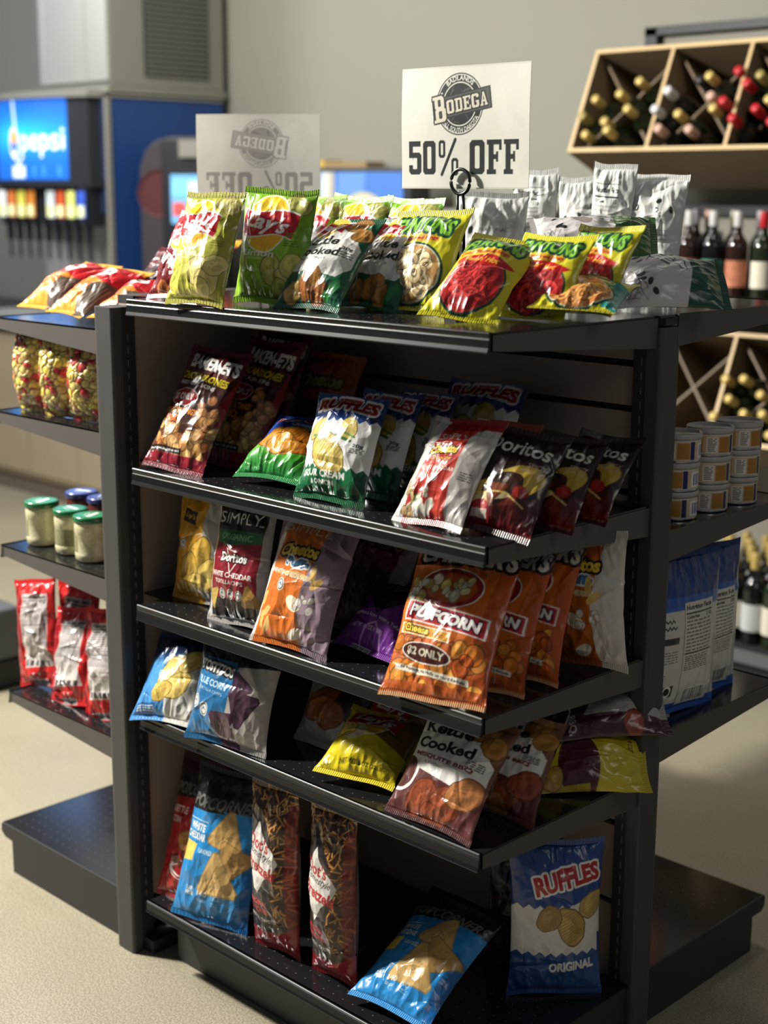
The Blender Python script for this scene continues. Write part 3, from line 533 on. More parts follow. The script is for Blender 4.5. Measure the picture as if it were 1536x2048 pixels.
def d_popmix(c, rnd):
    H = c.H; c.a[:] = (90, 60, 40); c.blobs(0, 0, 100, H*.93, int(1.9*H), [(222, 200, 120), (232, 206, 110), (214, 190, 130), (206, 80, 70), (196, 50, 60), (236, 214, 96), (200, 176, 110)], 8, 12.5, rnd, ht=6.)
    c.rect(0, H*.95, 100, H, (170, 150, 120), .7)
def scrib(c, x0, x1, y, h, rnd, col, wd=.9):      # script too small to read
    n = int((x1-x0)/2); c.line([(x0+(x1-x0)*i/n, y+h*(.5 if i % 2 else -.5)*rnd.uniform(.4, 1)) for i in range(n+1)], wd, col)
def d_blueback(c, rnd):
    H = c.H; c.a[:] = (52, 98, 178); c.rect(0, H*.74, 100, H, (34, 62, 128)); c.rect(0, H*.08, 100, H*.66, (216, 212, 204)); c.rect(0, H*.66, 100, H*.68, (60, 110, 190))
    for x in np.arange(4, 78, 1.6): c.rect(x, H*.68, x+.6, H*.82, (56, 92, 164), .6)
    nutri(c, 44, H*.17, 86, H*.70, rnd); c.rect(44, H*.055, 86, H*.175, (216, 212, 204)); c.bar(52, H*.07, 80, H*.15, rnd, (60, 60, 56)); c.line([(44, H*.055), (44, H*.7)], .6, (60, 60, 60)); c.line([(92, H*.06), (92, H*.66)], .6, (70, 70, 70))
    scrib(c, 8, 32, H*.6, 3, rnd, BK); scrib(c, 8, 34, H*.56, 3, rnd, BK); c.rect(14, H*.46, 38, H*.5, (60, 62, 66)); c.fine(6, H*.34, 38, H*.42, 5, (90, 90, 90), rnd, .8); c.fine(6, H*.24, 24, H*.28, 3, (90, 90, 90), rnd, .8)
    c.rect(22, H*.13, 36, H*.2, BK); c.ell(29, H*.165, 5, 5, WH, ring=2); c.rect(0, H*.06, 8, H*.12, (180, 130, 70))
def d_white(c, rnd, facts=True):
    H = c.H; c.a[:] = (224, 224, 218)
    if facts: nutri(c, 8, H*.1, 70, H*.84, rnd, (228, 228, 222)); c.line([(8, H*.84), (70, H*.84)], .8, BK)
    else:
        for _ in range(6): c.ell(rnd.uniform(12, 88), rnd.uniform(H*.2, H*.8), 3.4, 5.5, (40, 50, 46), rot=rnd.uniform(0, 180))
        c.text('NATURAL', 55, H*.62, 40, H*.035, (70, 80, 80)); c.fine(32, H*.45, 80, H*.56, 3, (90, 100, 110), rnd, 1.2); c.ell(50, H*.36, 7, 7, (120, 150, 180), ring=1.5)
def d_whitegreen(c, rnd, g=(62, 100, 44), words=None):
    H = c.H; c.a[:] = (206, 202, 200); c.poly([(0, H*.62), (50, H*.66), (100, H*.6), (100, H), (0, H)], g)
    for _ in range(9): c.ell(rnd.uniform(8, 92), rnd.uniform(H*.1, H*.56), 3, 5, (36, 40, 38), rot=rnd.uniform(0, 180))
    for k in range(22): c.line([(rnd.uniform(40, 96), H*rnd.uniform(.05, .16))]+[(rnd.uniform(40, 96), H*rnd.uniform(.16, .26))], .8, (96, 92, 96), .7)
    c.ell(30, H*.4, 20, 8, (110, 96, 90), .7, rot=30)
    if words: c.text(words, 34, H*.46, 50, H*.12, (236, 236, 228), bold=.06, rot=60, out=(60, 60, 60), ow=1.6)
def d_orange(c, rnd):
    H = c.H; c.a[:] = (222, 134, 46); c.grad(0, H*.4, (232, 168, 62), (222, 110, 50)); c.poly([(0, H*.45), (60, H*.5), (100, H*.45), (100, H*.86), (0, H*.9)], (190, 34, 40)); c.ell(46, H*.68, 26, H*.09, WH); scrib(c, 30, 62, H*.68, 7, rnd, (50, 40, 36), 1.8); c.poly([(72, 0), (100, H*.05), (100, H*.55), (66, H*.4)], (90, 76, 66))
    for q in range(5): c.line([(74+q*5, H*.05), (80+q*4, H*.45)], 1.2, (140, 130, 116))
    c.rect(0, H*.9, 100, H, (226, 170, 60))
def d_bbqred(c, rnd):
    H = c.H; c.a[:] = (120, 30, 34); c.rect(0, H*.55, 100, H, (176, 34, 42)); lays(c, 44, H*.72, 56); c.text('Sweet', 56, H*.46, 40, H*.055, WH, bold=.03); c.text('Southern', 56, H*.39, 52, H*.055, WH, bold=.03); c.text('Heat', 54, H*.32, 34, H*.05, WH, bold=.03); c.text('BBQ', 54, H*.25, 28, H*.045, WH, bold=.03)
    for x, y in ((30, .1), (56, .13), (78, .1)): c.chip(x, y*H, 12, (206, 120, 60), rnd)
def d_dimorange(c, rnd):  # dulled inks carry the shade deep on the shelf
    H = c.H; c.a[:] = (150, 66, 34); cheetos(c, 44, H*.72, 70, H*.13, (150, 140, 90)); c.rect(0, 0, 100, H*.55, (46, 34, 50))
def d_dimred(c, rnd):  # inks darkened to hold shade, as behind other bags
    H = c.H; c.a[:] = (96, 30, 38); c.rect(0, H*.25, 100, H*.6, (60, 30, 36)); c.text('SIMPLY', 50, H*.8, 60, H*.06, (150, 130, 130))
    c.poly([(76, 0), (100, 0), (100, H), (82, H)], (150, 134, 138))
def d_bodega(c, rnd, mirror=False):
    H = c.H; P = (228, 227, 214); c.a[:] = P; K = (42, 44, 44) if not mirror else (168, 165, 158)
    for _ in range(26): x, y = rnd.uniform(0, 100), rnd.uniform(0, H); c.ell(x, y, rnd.uniform(3, 14), rnd.uniform(2, 6), np.array(P)+rnd.choice((-6, 5)), .5, rot=rnd.uniform(0, 180))
    cx, cy = 47, H*.69; r = 18
    c.ell(cx, cy, r, r, K); c.ell(cx, cy, r*.965, r*.965, P, ring=.7); c.ell(cx, cy, r*.72, r*.72, P, ring=.8); c.ell(cx, cy, r*.66, r*.66, K)
    for _ in range(40):
        a, q = rnd.uniform(0, 6.28), rnd.uniform(0, r*.6); x, y = cx+q*math.cos(a), cy+q*math.sin(a); b = rnd.uniform(0, 3.1); c.line([(x-2*math.cos(b), y-2*math.sin(b)), (x+2*math.cos(b), y+2*math.sin(b))], .35, (120, 112, 104))
    c.text('BADLANDS', cx, cy, 22, 3.1, P, bold=.035, polar=(r*.845, 90, 1)); c.text('WALL SOUTH DAKOTA', cx, cy, 33, 3.0, P, bold=.035, polar=(r*.845, -90, -1))
    for a in (25, 155): c.ell(cx+r*.845*math.cos(math.radians(a)), cy+r*.845*math.sin(math.radians(a)), .7, .7, P)
    k = 9; R = lambda u, v: (cx+u*math.cos(math.radians(k))-v*math.sin(math.radians(k)), cy+u*math.sin(math.radians(k))+v*math.cos(math.radians(k)))
    c.poly([R(-21, -6.6), R(24, -6.6), R(24, 6.4), R(-21, 6.4)], K); c.poly([R(-19, -5.9), R(23, -5.9), R(23, 5.7), R(-19, 5.7)], P, .25)
    slab(c, 'ODEGA', [R(-10, -4.2)], 31, 8.0, k, (222, 216, 196) if not mirror else P, K); slab(c, 'B', [R(-20.5, -8)], 9.6, 15.5, k, (222, 216, 196) if not mirror else P, K)
    slab(c, '50', [(6.5, H*.12)], 22, 20, 0, K, None); slab(c, 'OFF', [(55, H*.12)], 37, 20, 0, K, None)
    c.line([(33.5, H*.12), (44, H*.12+20.5)], 2., K)
    for x, y in ((33.6, H*.12+15), (43.6, H*.12+4.5)):
        oct_(c, x-2.6, y-5.2, 5.2, 10.4, K, 1.2); oct_(c, x-.9, y-3.5, 1.8, 7, P, .4)
    c.rect(0, 0, 100, 1.2, np.array(P)-22); c.rect(0, H-1.2, 100, H, np.array(P)-12)
    if mirror: c.a = c.a[:, ::-1].copy()
def oct_(c, x, y, w, h, col, k): c.poly([(x+k, y), (x+w-k, y), (x+w, y+k), (x+w, y+h-k), (x+w-k, y+h), (x+k, y+h), (x, y+h-k), (x, y+k)], col)
SLAB = {  # unit glyphs (1 wide, 1 high) as filled polygons; names starting with '-' are holes
 'O': [('o', 0, 0, 1, 1, .16), ('-', .34, .17, .32, .66, .06)], '0': [('o', 0, 0, 1, 1, .16), ('-', .34, .17, .32, .66, .06)],
 'F': [('r', .12, 0, .33, 1), ('r', 0, .86, 1, .14), ('r', 0, 0, .62, .14), ('r', .33, .44, .42, .14), ('r', .82, .70, .18, .30), ('r', .62, .36, .14, .30)],
 'E': [('r', .12, 0, .33, 1), ('r', 0, .86, 1, .14), ('r', 0, 0, 1, .14), ('r', .33, .44, .42, .14), ('r', .82, .70, .18, .30), ('r', .82, 0, .18, .30), ('r', .62, .36, .14, .30)],
 'D': [('r', .0, 0, .55, .14), ('r', 0, .86, .55, .14), ('o', .12, 0, .88, 1, .16), ('-', .42, .16, .28, .68, .05)],
 'G': [('o', 0, 0, 1, 1, .16), ('-', .33, .17, .34, .66, .05), ('c', .64, .5, .4, .2), ('r', .55, .36, .45, .14)],
 'A': [('p', (.4, 1), (.62, 1), (.92, .1), (.66, .1), (.5, .72), (.36, .1), (.1, .1)), ('r', .3, .28, .4, .13), ('r', 0, 0, .42, .13), ('r', .58, 0, .42, .13)],
 'B': [('r', 0, 0, .6, .12), ('r', 0, .88, .6, .12), ('o', .14, 0, .86, .56, .16), ('o', .14, .46, .78, .54, .16), ('-', .42, .14, .26, .28, .04), ('-', .42, .6, .22, .26, .04)],
 '5': [('r', 0, .84, .95, .16), ('r', 0, .5, .3, .5), ('o', 0, 0, 1, .66, .16), ('c', -.02, .28, .62, .16), ('-', .3, .16, .36, .34, .05), ('c', -.02, .3, .3, .2)]}
def slab(c, st, org, w, h, rot, col, out):
    ox, oy = org[0]; k = math.radians(rot); n = len(st); gap = .14; cw = w/(n+gap*(n-1))
    # draw with holes: build an inverse-safe mask by painting onto a scratch layer
    base = c.a.copy(); lay = np.zeros(c.a.shape[:2]+(3,)); c.a = lay
    for i, ch in enumerate(st):
        x0 = i*cw*(1+gap)
        T = lambda u, v: (ox+(x0+u*cw)*math.cos(k)-v*h*math.sin(k), oy+(x0+u*cw)*math.sin(k)+v*h*math.cos(k))
        for g in SLAB[ch]:
            one = (1., 1., 1.)
            if g[0] == 'p': c.poly([T(*q) for q in g[1:]], one); continue
            t, x, y, a, b = g[:5]; q = g[5] if len(g) > 5 else 0; q2 = q*cw/h
            if t in 'rc': pts = [(x, y), (x+a, y), (x+a, y+b), (x, y+b)]
            else: pts = [(x+q, y), (x+a-q, y), (x+a, y+q2), (x+a, y+b-q2), (x+a-q, y+b), (x+q, y+b), (x, y+b-q2), (x, y+q2)]
            c.poly([T(*p) for p in pts], (0., 0., 0.) if t in '-c' else one)
    m = lay[..., :1]; c.a = base
    if out is not None:
        r = max(1, int(c.k*.8)); o = m.copy()
        for dx in (-r, 0, r):
            for dy in (-r, 0, r): o = np.maximum(o, np.roll(np.roll(m, dx, 1), dy, 0))
        c.a = c.a*(1-o)+np.asarray(out, float)*o
    c.a = c.a*(1-m)+np.asarray(col, float)*m

# ------------------------------------------------------------------ setting: floor and wall
def mat_floor():
    m = D.materials.new('polished_concrete'); m.use_nodes = True; nt = m.node_tree; b = nt.nodes['Principled BSDF']; L = nt.links
    tc = nt.nodes.new('ShaderNodeTexCoord')
    n1 = nt.nodes.new('ShaderNodeTexNoise'); n1.inputs['Scale'].default_value = 260; n1.inputs['Detail'].default_value = 2
    n2 = nt.nodes.new('ShaderNodeTexNoise'); n2.inputs['Scale'].default_value = 2.2; n2.inputs['Detail'].default_value = 5
    r1 = nt.nodes.new('ShaderNodeValToRGB'); e = r1.color_ramp.elements; e[0].position = .36; e[0].color = (*lin((140, 132, 114)), 1); e[1].position = .66; e[1].color = (*lin((192, 184, 162)), 1)
    r2 = nt.nodes.new('ShaderNodeValToRGB'); r2.color_ramp.elements[0].color = (.80, .79, .76, 1); r2.color_ramp.elements[1].color = (1.05, 1.04, 1.0, 1)
    mx = nt.nodes.new('ShaderNodeMixRGB'); mx.blend_type = 'MULTIPLY'; mx.inputs[0].default_value = 1
    L.new(tc.outputs['Object'], n1.inputs['Vector']); L.new(tc.outputs['Object'], n2.inputs['Vector']); L.new(n1.outputs['Fac'], r1.inputs[0]); L.new(n2.outputs['Fac'], r2.inputs[0])
    L.new(r1.outputs[0], mx.inputs[1]); L.new(r2.outputs[0], mx.inputs[2]); L.new(mx.outputs[0], b.inputs['Base Color'])
    rr = nt.nodes.new('ShaderNodeMapRange'); rr.inputs['To Min'].default_value = .2; rr.inputs['To Max'].default_value = .38; L.new(n2.outputs['Fac'], rr.inputs['Value']); L.new(rr.outputs[0], b.inputs['Roughness'])
    return m
m = MB(); m.box(-9, 4, -4, 3.36, -.05, 0); struct(m.build('floor', mat_floor()))
M_wall = mat('grey_painted_wall', (150, 149, 136), .75, bump=.05, bscale=30)
m = MB(); m.box(-9, 4, 3.36, 3.46, -.05, 3.7); struct(m.build('wall_back', M_wall))
m = MB(); m.box(-9, 4, 3.345, 3.36, 0, .1); struct(m.build('baseboard_back', mat('black_rubber_base', (30, 30, 30), .5)))

# ------------------------------------------------------------------ the four-way display gondola
G = empty('display_gondola', (.45, .45, 0), label='black steel four way shelving gondola stocked with snack bags, its corner towards the viewer', cat='store shelving')
G.matrix_parent_inverse = Matrix.Identity(4)
def gp(m, name, mats, bevel=0., parent=None, loc=(0, 0, 0)):
    o = m.build(name, mats, parent or G, bevel)
    if parent is None: o.location = (-.45+loc[0], -.45+loc[1], loc[2])
    else: o.location = loc
    return o
# left upright: rounded end cap facing the aisle, slotted face towards the shelves
def capprof(x0, x1, y0, y1, r, dirn):
    P = []
    if dirn == '-y':
        for a in range(0, 91, 15): P.append((x0+r-r*math.cos(math.radians(a)), y0+r-r*math.sin(math.radians(a))))
        for a in range(0, 91, 15): P.append((x1-.006+.006*math.sin(math.radians(a)), y0+.006-.006*math.cos(math.radians(a))))
        P += [(x1, y1), (x0, y1)]
    else:
        for a in range(0, 91, 15): P.append((x1-.006+.006*math.sin(math.radians(a)), y0+.006-.006*math.cos(math.radians(a))))
        for a in range(0, 91, 15): P.append((x1-r+r*math.cos(math.radians(a)), y1-r+r*math.sin(math.radians(a))))
        P += [(x0, y1), (x0, y0)]
    return P
m = MB(); m.prism(capprof(-.068, 0, 0, .024, .018, '-y'), 0, 1.386, 'z', smooth=False); gp(m, 'post_end_cap', M_cap)
def slots(m, fn, z0, z1):
    z = z0
    while z < z1: m.box(*fn(z), 1); z += .0254
m = MB(); m.box(-.066, -.0015, .0235, .057, .0, 1.386); slots(m, lambda z: (-.0016, .0003, .037, .0395, z, z+.013), .1, 1.34)
m.box(-.04, .03, .03, .12, 0, .03); gp(m, 'upright_post', [M_steel, M_slot_glint])
m = MB(); m.prism(capprof(.955, .985, .434, .502, .02, '+x'), 0, 1.386, 'z'); gp(m, 'post_end_cap', M_cap)
m = MB(); m.box(.928, .9555, .4355, .5, 0, 1.386); slots(m, lambda z: (.944, .9465, .4345, .437, z, z+.013), .1, 1.34)
m.box(.90, .985, .43, .51, 0, .03); gp(m, 'upright_post', [M_steel, M_slot_glint])
# core panels
m = MB(); m.box(-.056, -.0065, .0585, .97, .12, 1.3895); gp(m, 'side_panel', M_panel)
m = MB(); m.box(-.058, -.0062, .0585, .97, 1.3897, 1.4062); m.box(-.0062, .984, .446, .4835, 1.3897, 1.4015); gp(m, 'top_rail', M_steel)
m = MB(); zs = [.12, .30, .46, .62, .78, .936, 1.09, 1.24, 1.32, 1.395]
for a, b2 in zip(zs[:-1], zs[1:]): m.box(-.008, .928, .444, .492, a+.006, b2-.006)
m.box(-.008, .928, .456, .48, .12, 1.3885, 1); gp(m, 'slat_panel', [M_panel, M_groove])
def glint_dots(m, x0, x1, y0, y1, z):  # light grey specks: glints of the perforation hole edges, painted in
    for i in range(int((x1-x0)/.026)):
        for j in range(int((y1-y0)/.026)):
            x, y = x0+i*.026+(j % 2)*.013, y0+j*.026; m.add([(x, y, z), (x+.0026, y, z), (x+.0026, y+.0026, z), (x, y+.0026, z)], [(0, 1, 2, 3)], 1)
RAIL = [(-.001, .0012), (-.0045, .0012), (-.0065, -.001), (-.0055, -.006), (-.0045, -.0085), (-.0062, -.011), (-.0065, -.016), (-.0072, -.023), (-.0088, -.027), (-.0098, -.0295), (-.0088, -.031), (-.0045, -.031), (-.001, -.027)]
X0, X1 = .061, .975
def main_shelf(z, y1=.436):
    m = MB(); m.box(X0, X1, 0, y1, -.004, 0); m.box(-.006, X0, .062, y1, -.004, -.0002); m.box(X0, X1, 0, .003, -.028, 0)
    m.prism([(0, -.003), (y1, -.003), (y1, -.056), (.02, -.030), (0, -.028)], X1-.0025, X1, 'x', 2); m.prism([(0, -.003), (y1, -.003), (y1, -.056), (.02, -.030), (0, -.028)], X0, X0+.0025, 'x')
    glint_dots(m, X0+.02, X1-.03, .02, y1-.03, .0004); o = gp(m, 'shelf', [M_shelfm, M_slot_glint, M_brk], loc=(0, 0, z))
    r = MB(); r.prism(RAIL, X0, X1, 'x', smooth=False); gp(r, 'price_rail', M_rail, parent=o, bevel=.0006)
    return o
for z in (1.4065, 1.0765, .7976, .5658): main_shelf(z)
m = MB(); m.box(X0, X1, 0, .434, -.004, 0); m.box(X0, X1, 0, .003, -.022, 0); glint_dots(m, X0+.02, X1-.03, .02, .40, .0004); o = gp(m, 'base_deck', [M_shelfm, M_slot_glint], loc=(0, 0, .15))
m2 = MB(); m2.prism([(a, b2*.75) for a, b2 in RAIL], X0, X1, 'x'); gp(m2, 'deck_edge', M_rail, parent=o, bevel=.0006)
m2 = MB(); m2.box(.085, X1-.002, .055, .434, -.149, -.006); gp(m2, 'kick_plate', M_steel, parent=o)
# back wing shelves (project behind the slat panel)
def back_shelf(z, d=.41, x0=.061, x1=.985):
    m = MB(); y0, y1 = .484, .50+d; m.box(x0, x1-.004, y0 if z < 1.39 else .434, y1, -.004, 0); m.box(x0, x1-.004, y1-.003, y1, -.026, 0)
    m.prism([(y0, .002), (y1, -.002), (y1, -.024), (y1-.02, -.026), (y0, -.055)], x1-.004, x1, 'x', 2); m.box(x0, x0+.003, y0, y1, -.03, 0); glint_dots(m, x0+.02, x1-.04, y0+.02, y1-.03, .0004)
    o = gp(m, 'shelf', [M_shelfm, M_slot_glint, M_brk], loc=(0, 0, z)); r = MB(); r.prism([(y1-a, b2) for a, b2 in RAIL][::-1], x0, x1, 'x'); gp(r, 'price_rail', M_rail, parent=o)
for z in (1.4065, 1.0225, .64): back_shelf(z)
m = MB(); m.box(.02, .933, .50, 1.0, -.004, 0); glint_dots(m, .04, .9, .53, .96, .0004); o = gp(m, 'base_deck', [M_shelfm, M_slot_glint], loc=(0, 0, .114))
m2 = MB(); m2.prism([(.50, .001), (1.001, .001), (1.004, -.003), (1.004, -.022), (.992, -.034), (.955, -.034), (.955, -.114), (.50, -.114)], .929, .935, 'x'); m2.box(.02, .93, .94, .955, -.114, -.006); m2.prism([(1.0, .001), (1.005, -.003), (1.005, -.022), (.992, -.034), (.985, -.03)], .02, .933, 'x'); gp(m2, 'kick_plate', M_steel, parent=o, bevel=.001)
# left wing shelves
def left_shelf(z, x1=-.53):
    m = MB(); m.box(x1, -.068, .045, .96, -.004, 0); m.box(x1, x1+.003, .045, .96, -.024, 0)
    m.prism([(-.068, -.001), (x1, -.001), (x1-.004, -.004), (x1-.004, -.026), (x1+.016, -.026), (-.068, -.056)], .045, .048, 'y', 2); glint_dots(m, x1+.02, -.09, .07, .94, .0004)
    o = gp(m, 'shelf', [M_shelfm, M_slot_glint, M_brk], loc=(0, 0, z)); r = MB(); r.prism([(x1-.002+a*1.2, b2) for a, b2 in RAIL], .045, .96, 'y'); gp(r, 'price_rail', M_rail, parent=o)
for z, xx in ((1.335, -.50), (1.1235, -.52), (.81, -.525), (.455, -.525)): left_shelf(z, xx)
m = MB(); m.box(-.567, -.068, .03, .96, -.004, 0); glint_dots(m, -.54, -.09, .06, .9, .0004)
for i in range(3):
    for j in range(2): m.add([(x, y, .0006) for x, y in [(-.52+i*.05+q*.006, .5+j*.05+p*.006) for q, p in ((-1, -1), (1, -1), (1, 1), (-1, 1))]], [(0, 1, 2, 3)], 0)
o = gp(m, 'base_deck', [M_shelfm, M_slot_glint], loc=(0, 0, .116))
m2 = MB(); m2.prism([(-.068, .001), (-.560, .001), (-.570, -.004), (-.571, -.022), (-.556, -.034), (-.525, -.036), (-.525, -.116), (-.068, -.116)], .026, .030, 'y'); m2.box(-.525, -.51, .03, .95, -.116, -.006); m2.prism([(-.567, .001), (-.571, -.004), (-.571, -.022), (-.556, -.034)], .03, .96, 'y'); gp(m2, 'kick_plate', M_steel, parent=o, bevel=.001)

# ------------------------------------------------------------------ snack bags
Z1, Z2, Z3, Z4, ZB = 1.410, 1.080, .801, .5695, .1535
G1, G2, G3, G4, G5 = 'bags on the top shelf', 'bags on the second shelf', 'bags on the third shelf', 'bags on the fourth shelf', 'bags on the base deck'
def P(x, y, z, ya, le, ro, w, h): return (x, y, z, ya, le, ro, w, h)
LIM = dict(bgc=(124, 178, 30), dark=(96, 140, 26), light=(160, 206, 60), flav='Limon', chipc=(186, 186, 90), lx=47)
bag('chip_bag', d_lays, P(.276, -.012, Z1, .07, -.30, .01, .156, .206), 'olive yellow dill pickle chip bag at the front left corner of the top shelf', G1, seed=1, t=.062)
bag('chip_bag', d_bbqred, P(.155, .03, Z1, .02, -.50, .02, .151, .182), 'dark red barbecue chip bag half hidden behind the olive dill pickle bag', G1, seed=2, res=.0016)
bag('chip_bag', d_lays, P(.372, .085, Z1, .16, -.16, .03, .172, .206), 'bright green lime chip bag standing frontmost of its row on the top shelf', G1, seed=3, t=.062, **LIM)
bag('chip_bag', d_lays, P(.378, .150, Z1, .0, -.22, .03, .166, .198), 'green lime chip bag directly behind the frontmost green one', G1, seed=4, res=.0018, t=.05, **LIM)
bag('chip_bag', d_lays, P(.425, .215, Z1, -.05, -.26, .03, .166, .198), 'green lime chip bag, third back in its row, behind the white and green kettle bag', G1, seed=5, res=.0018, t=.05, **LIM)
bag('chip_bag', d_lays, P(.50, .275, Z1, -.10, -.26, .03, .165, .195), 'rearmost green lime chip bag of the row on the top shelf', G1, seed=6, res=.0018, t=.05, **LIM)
bag('chip_bag', d_kettle, P(.493, .065, Z1, .05, -.66, .01, .160, .192), 'white and green jalapeno kettle chip bag leaning back at the front of the top shelf', G1, seed=7, t=.058)
bag('chip_bag', d_kettle, P(.560, .150, Z1, -.03, -.56, .05, .150, .178), 'white and green kettle chip bag wedged between the front kettle bag and onion rings', G1, seed=8, res=.0016, t=.045)
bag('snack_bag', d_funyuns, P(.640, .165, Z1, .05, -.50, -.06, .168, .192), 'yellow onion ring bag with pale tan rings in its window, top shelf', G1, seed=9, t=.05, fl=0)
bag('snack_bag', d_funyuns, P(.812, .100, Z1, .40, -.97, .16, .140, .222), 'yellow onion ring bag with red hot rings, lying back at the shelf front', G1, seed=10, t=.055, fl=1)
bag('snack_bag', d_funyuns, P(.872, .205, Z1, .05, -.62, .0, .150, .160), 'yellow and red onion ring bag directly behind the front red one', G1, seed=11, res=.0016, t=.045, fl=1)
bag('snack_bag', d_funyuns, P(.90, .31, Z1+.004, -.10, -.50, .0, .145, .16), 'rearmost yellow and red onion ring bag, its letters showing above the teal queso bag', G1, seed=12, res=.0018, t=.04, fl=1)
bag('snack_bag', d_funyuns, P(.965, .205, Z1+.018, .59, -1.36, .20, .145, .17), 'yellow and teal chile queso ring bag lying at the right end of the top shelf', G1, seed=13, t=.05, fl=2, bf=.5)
bag('chip_bag', d_whitegreen, P(.90, .42, Z1+.05, .78, -1.0, 1.60, .145, .185), 'white chip bag with dark green end lying over the top shelf right corner', G1, seed=14, t=.07, g=(30, 74, 58), words='SEA', bf=.5)
bag('chip_bag', d_whitegreen, P(.698, .429, 1.525, .68, -1.05, 1.55, .153, .226), 'white chip bag with a leaf green end, topmost of the pile at the right', G1, seed=15, t=.065)
bag('chip_bag', d_whitegreen, P(.79, .54, Z1+.03, .75, -1.2, 1.57, .15, .19), 'white and leaf green chip bag under the topmost one of the pile', G1, seed=16, t=.04, res=.002, bf=.4)
bag('chip_bag', d_white, P(.455, .735, Z1, .25, .0, .02, .105, .245), 'white chip bag with nutrition table, standing just right of the sale sign', 'white bags standing at the back of the top shelf', seed=17, t=.04, res=.0016)
bag('chip_bag', d_white, P(.56, .76, Z1, .2, .0, -.02, .105, .23), 'white chip bag with dark seeds standing beside the one near the sale sign', 'white bags standing at the back of the top shelf', seed=18, t=.04, res=.0016, facts=False)
bag('chip_bag', d_white, P(.628, .755, Z1, .2, .04, .08, .095, .255), 'tall white chip bag with nutrition table, standing below the tilted wine rack', 'white bags standing at the back of the top shelf', seed=19, t=.035, res=.0016)
bag('chip_bag', d_white, P(.725, .765, Z1, .15, -.1, .03, .125, .235), 'crumpled white chip bag, rightmost of the standing white bags', 'white bags standing at the back of the top shelf', seed=20, t=.06, res=.0016, facts=False, wr=1.3)
bag('chip_bag', d_white, P(.33, .50, Z1+.01, .55, -.70, .1, .20, .20), 'crumpled white chip bag lying behind the yellow onion ring bag', G1, seed=21, t=.06, res=.0018, facts=False, wr=2)
bag('chip_bag', d_white, P(.44, .62, Z1, .5, -.12, .0, .15, .20), 'grey white chip bag standing behind the sign holder', G1, seed=22, t=.05, res=.0018, facts=False, wr=1.5)
# second shelf
bag('snack_bag', d_baken, P(.150, .022, Z2, .15, -.56, .06, .165, .262), 'maroon pork rind bag with a two dollar oval, frontmost on the second shelf', G2, seed=23, t=.055)
bag('snack_bag', d_baken, P(.200, .125, Z2, .05, -.50, .03, .160, .270), 'maroon pork rind bag in shadow directly behind the front one', G2, seed=24, res=.002, t=.05)
bag('snack_bag', d_baken, P(.150, .215, Z2, .07, -.42, .03, .162, .275), 'rearmost maroon pork rind bag at the left of the second shelf', G2, seed=25, res=.0022, t=.05)
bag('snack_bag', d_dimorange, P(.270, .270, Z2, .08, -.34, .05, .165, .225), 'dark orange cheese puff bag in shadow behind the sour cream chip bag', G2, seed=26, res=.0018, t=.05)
bag('chip_bag', d_ruf_q, P(.385, .060, Z2+.012, .10, -.95, -.03, .160, .165), 'blue and green queso ridged chip bag lying low left of the sour cream bag', G2, seed=27, t=.065, bf=.5)
RUF = 'blue white and green sour cream ridged chip bag, '
bag('chip_bag', d_ruf_sc, P(.569, .044, Z2, .02, -.40, -.04, .176, .192), RUF+'frontmost on the second shelf', G2, seed=28, t=.056, res=.0011)
bag('chip_bag', d_ruf_sc, P(.585, .122, Z2, -.10, -.38, -.04, .168, .192), RUF+'second back, in shadow behind the frontmost', G2, seed=29, res=.0018, t=.045)
bag('chip_bag', d_ruf_sc, P(.600, .195, Z2, -.14, -.40, -.03, .165, .19), RUF+'third back, in shadow', G2, seed=30, res=.0018, t=.045)
bag('chip_bag', d_ruf_sc, P(.660, .285, Z2, -.08, -.40, -.02, .205, .205), 'large dark blue ridged chip bag standing against the slat panel', G2, seed=31, res=.002, t=.055)
bag('snack_bag', d_simp_ch, P(.816, .030, Z2, -.05, -.62, -.05, .160, .198), 'red and grey white cheddar crunchy puff bag leaning at the front of the second shelf', G2, seed=32, t=.052)
bag('snack_bag', d_simp_ch, P(.835, .115, Z2, -.15, -.55, -.05, .160, .18), 'red and grey crunchy puff bag in shadow directly behind the front one', G2, seed=33, res=.0018, t=.045)
bag('chip_bag', d_doritos, P(.925, .060, Z2, .20, -.66, .08, .150, .190), 'brown tortilla chip bag with a gold flare at the right front of the second shelf', G2, seed=34, t=.05)
bag('chip_bag', d_doritos, P(.948, .155, Z2, -.05, -.56, .0, .150, .165), 'brown spicy tortilla chip bag, second in its row behind the front one', G2, seed=35, res=.0016, t=.04)
bag('chip_bag', d_doritos, P(.955, .240, Z2, -.15, -.60, -.02, .150, .160), 'brown spicy tortilla chip bag, rearmost beside the right post', G2, seed=36, res=.0018, t=.04)
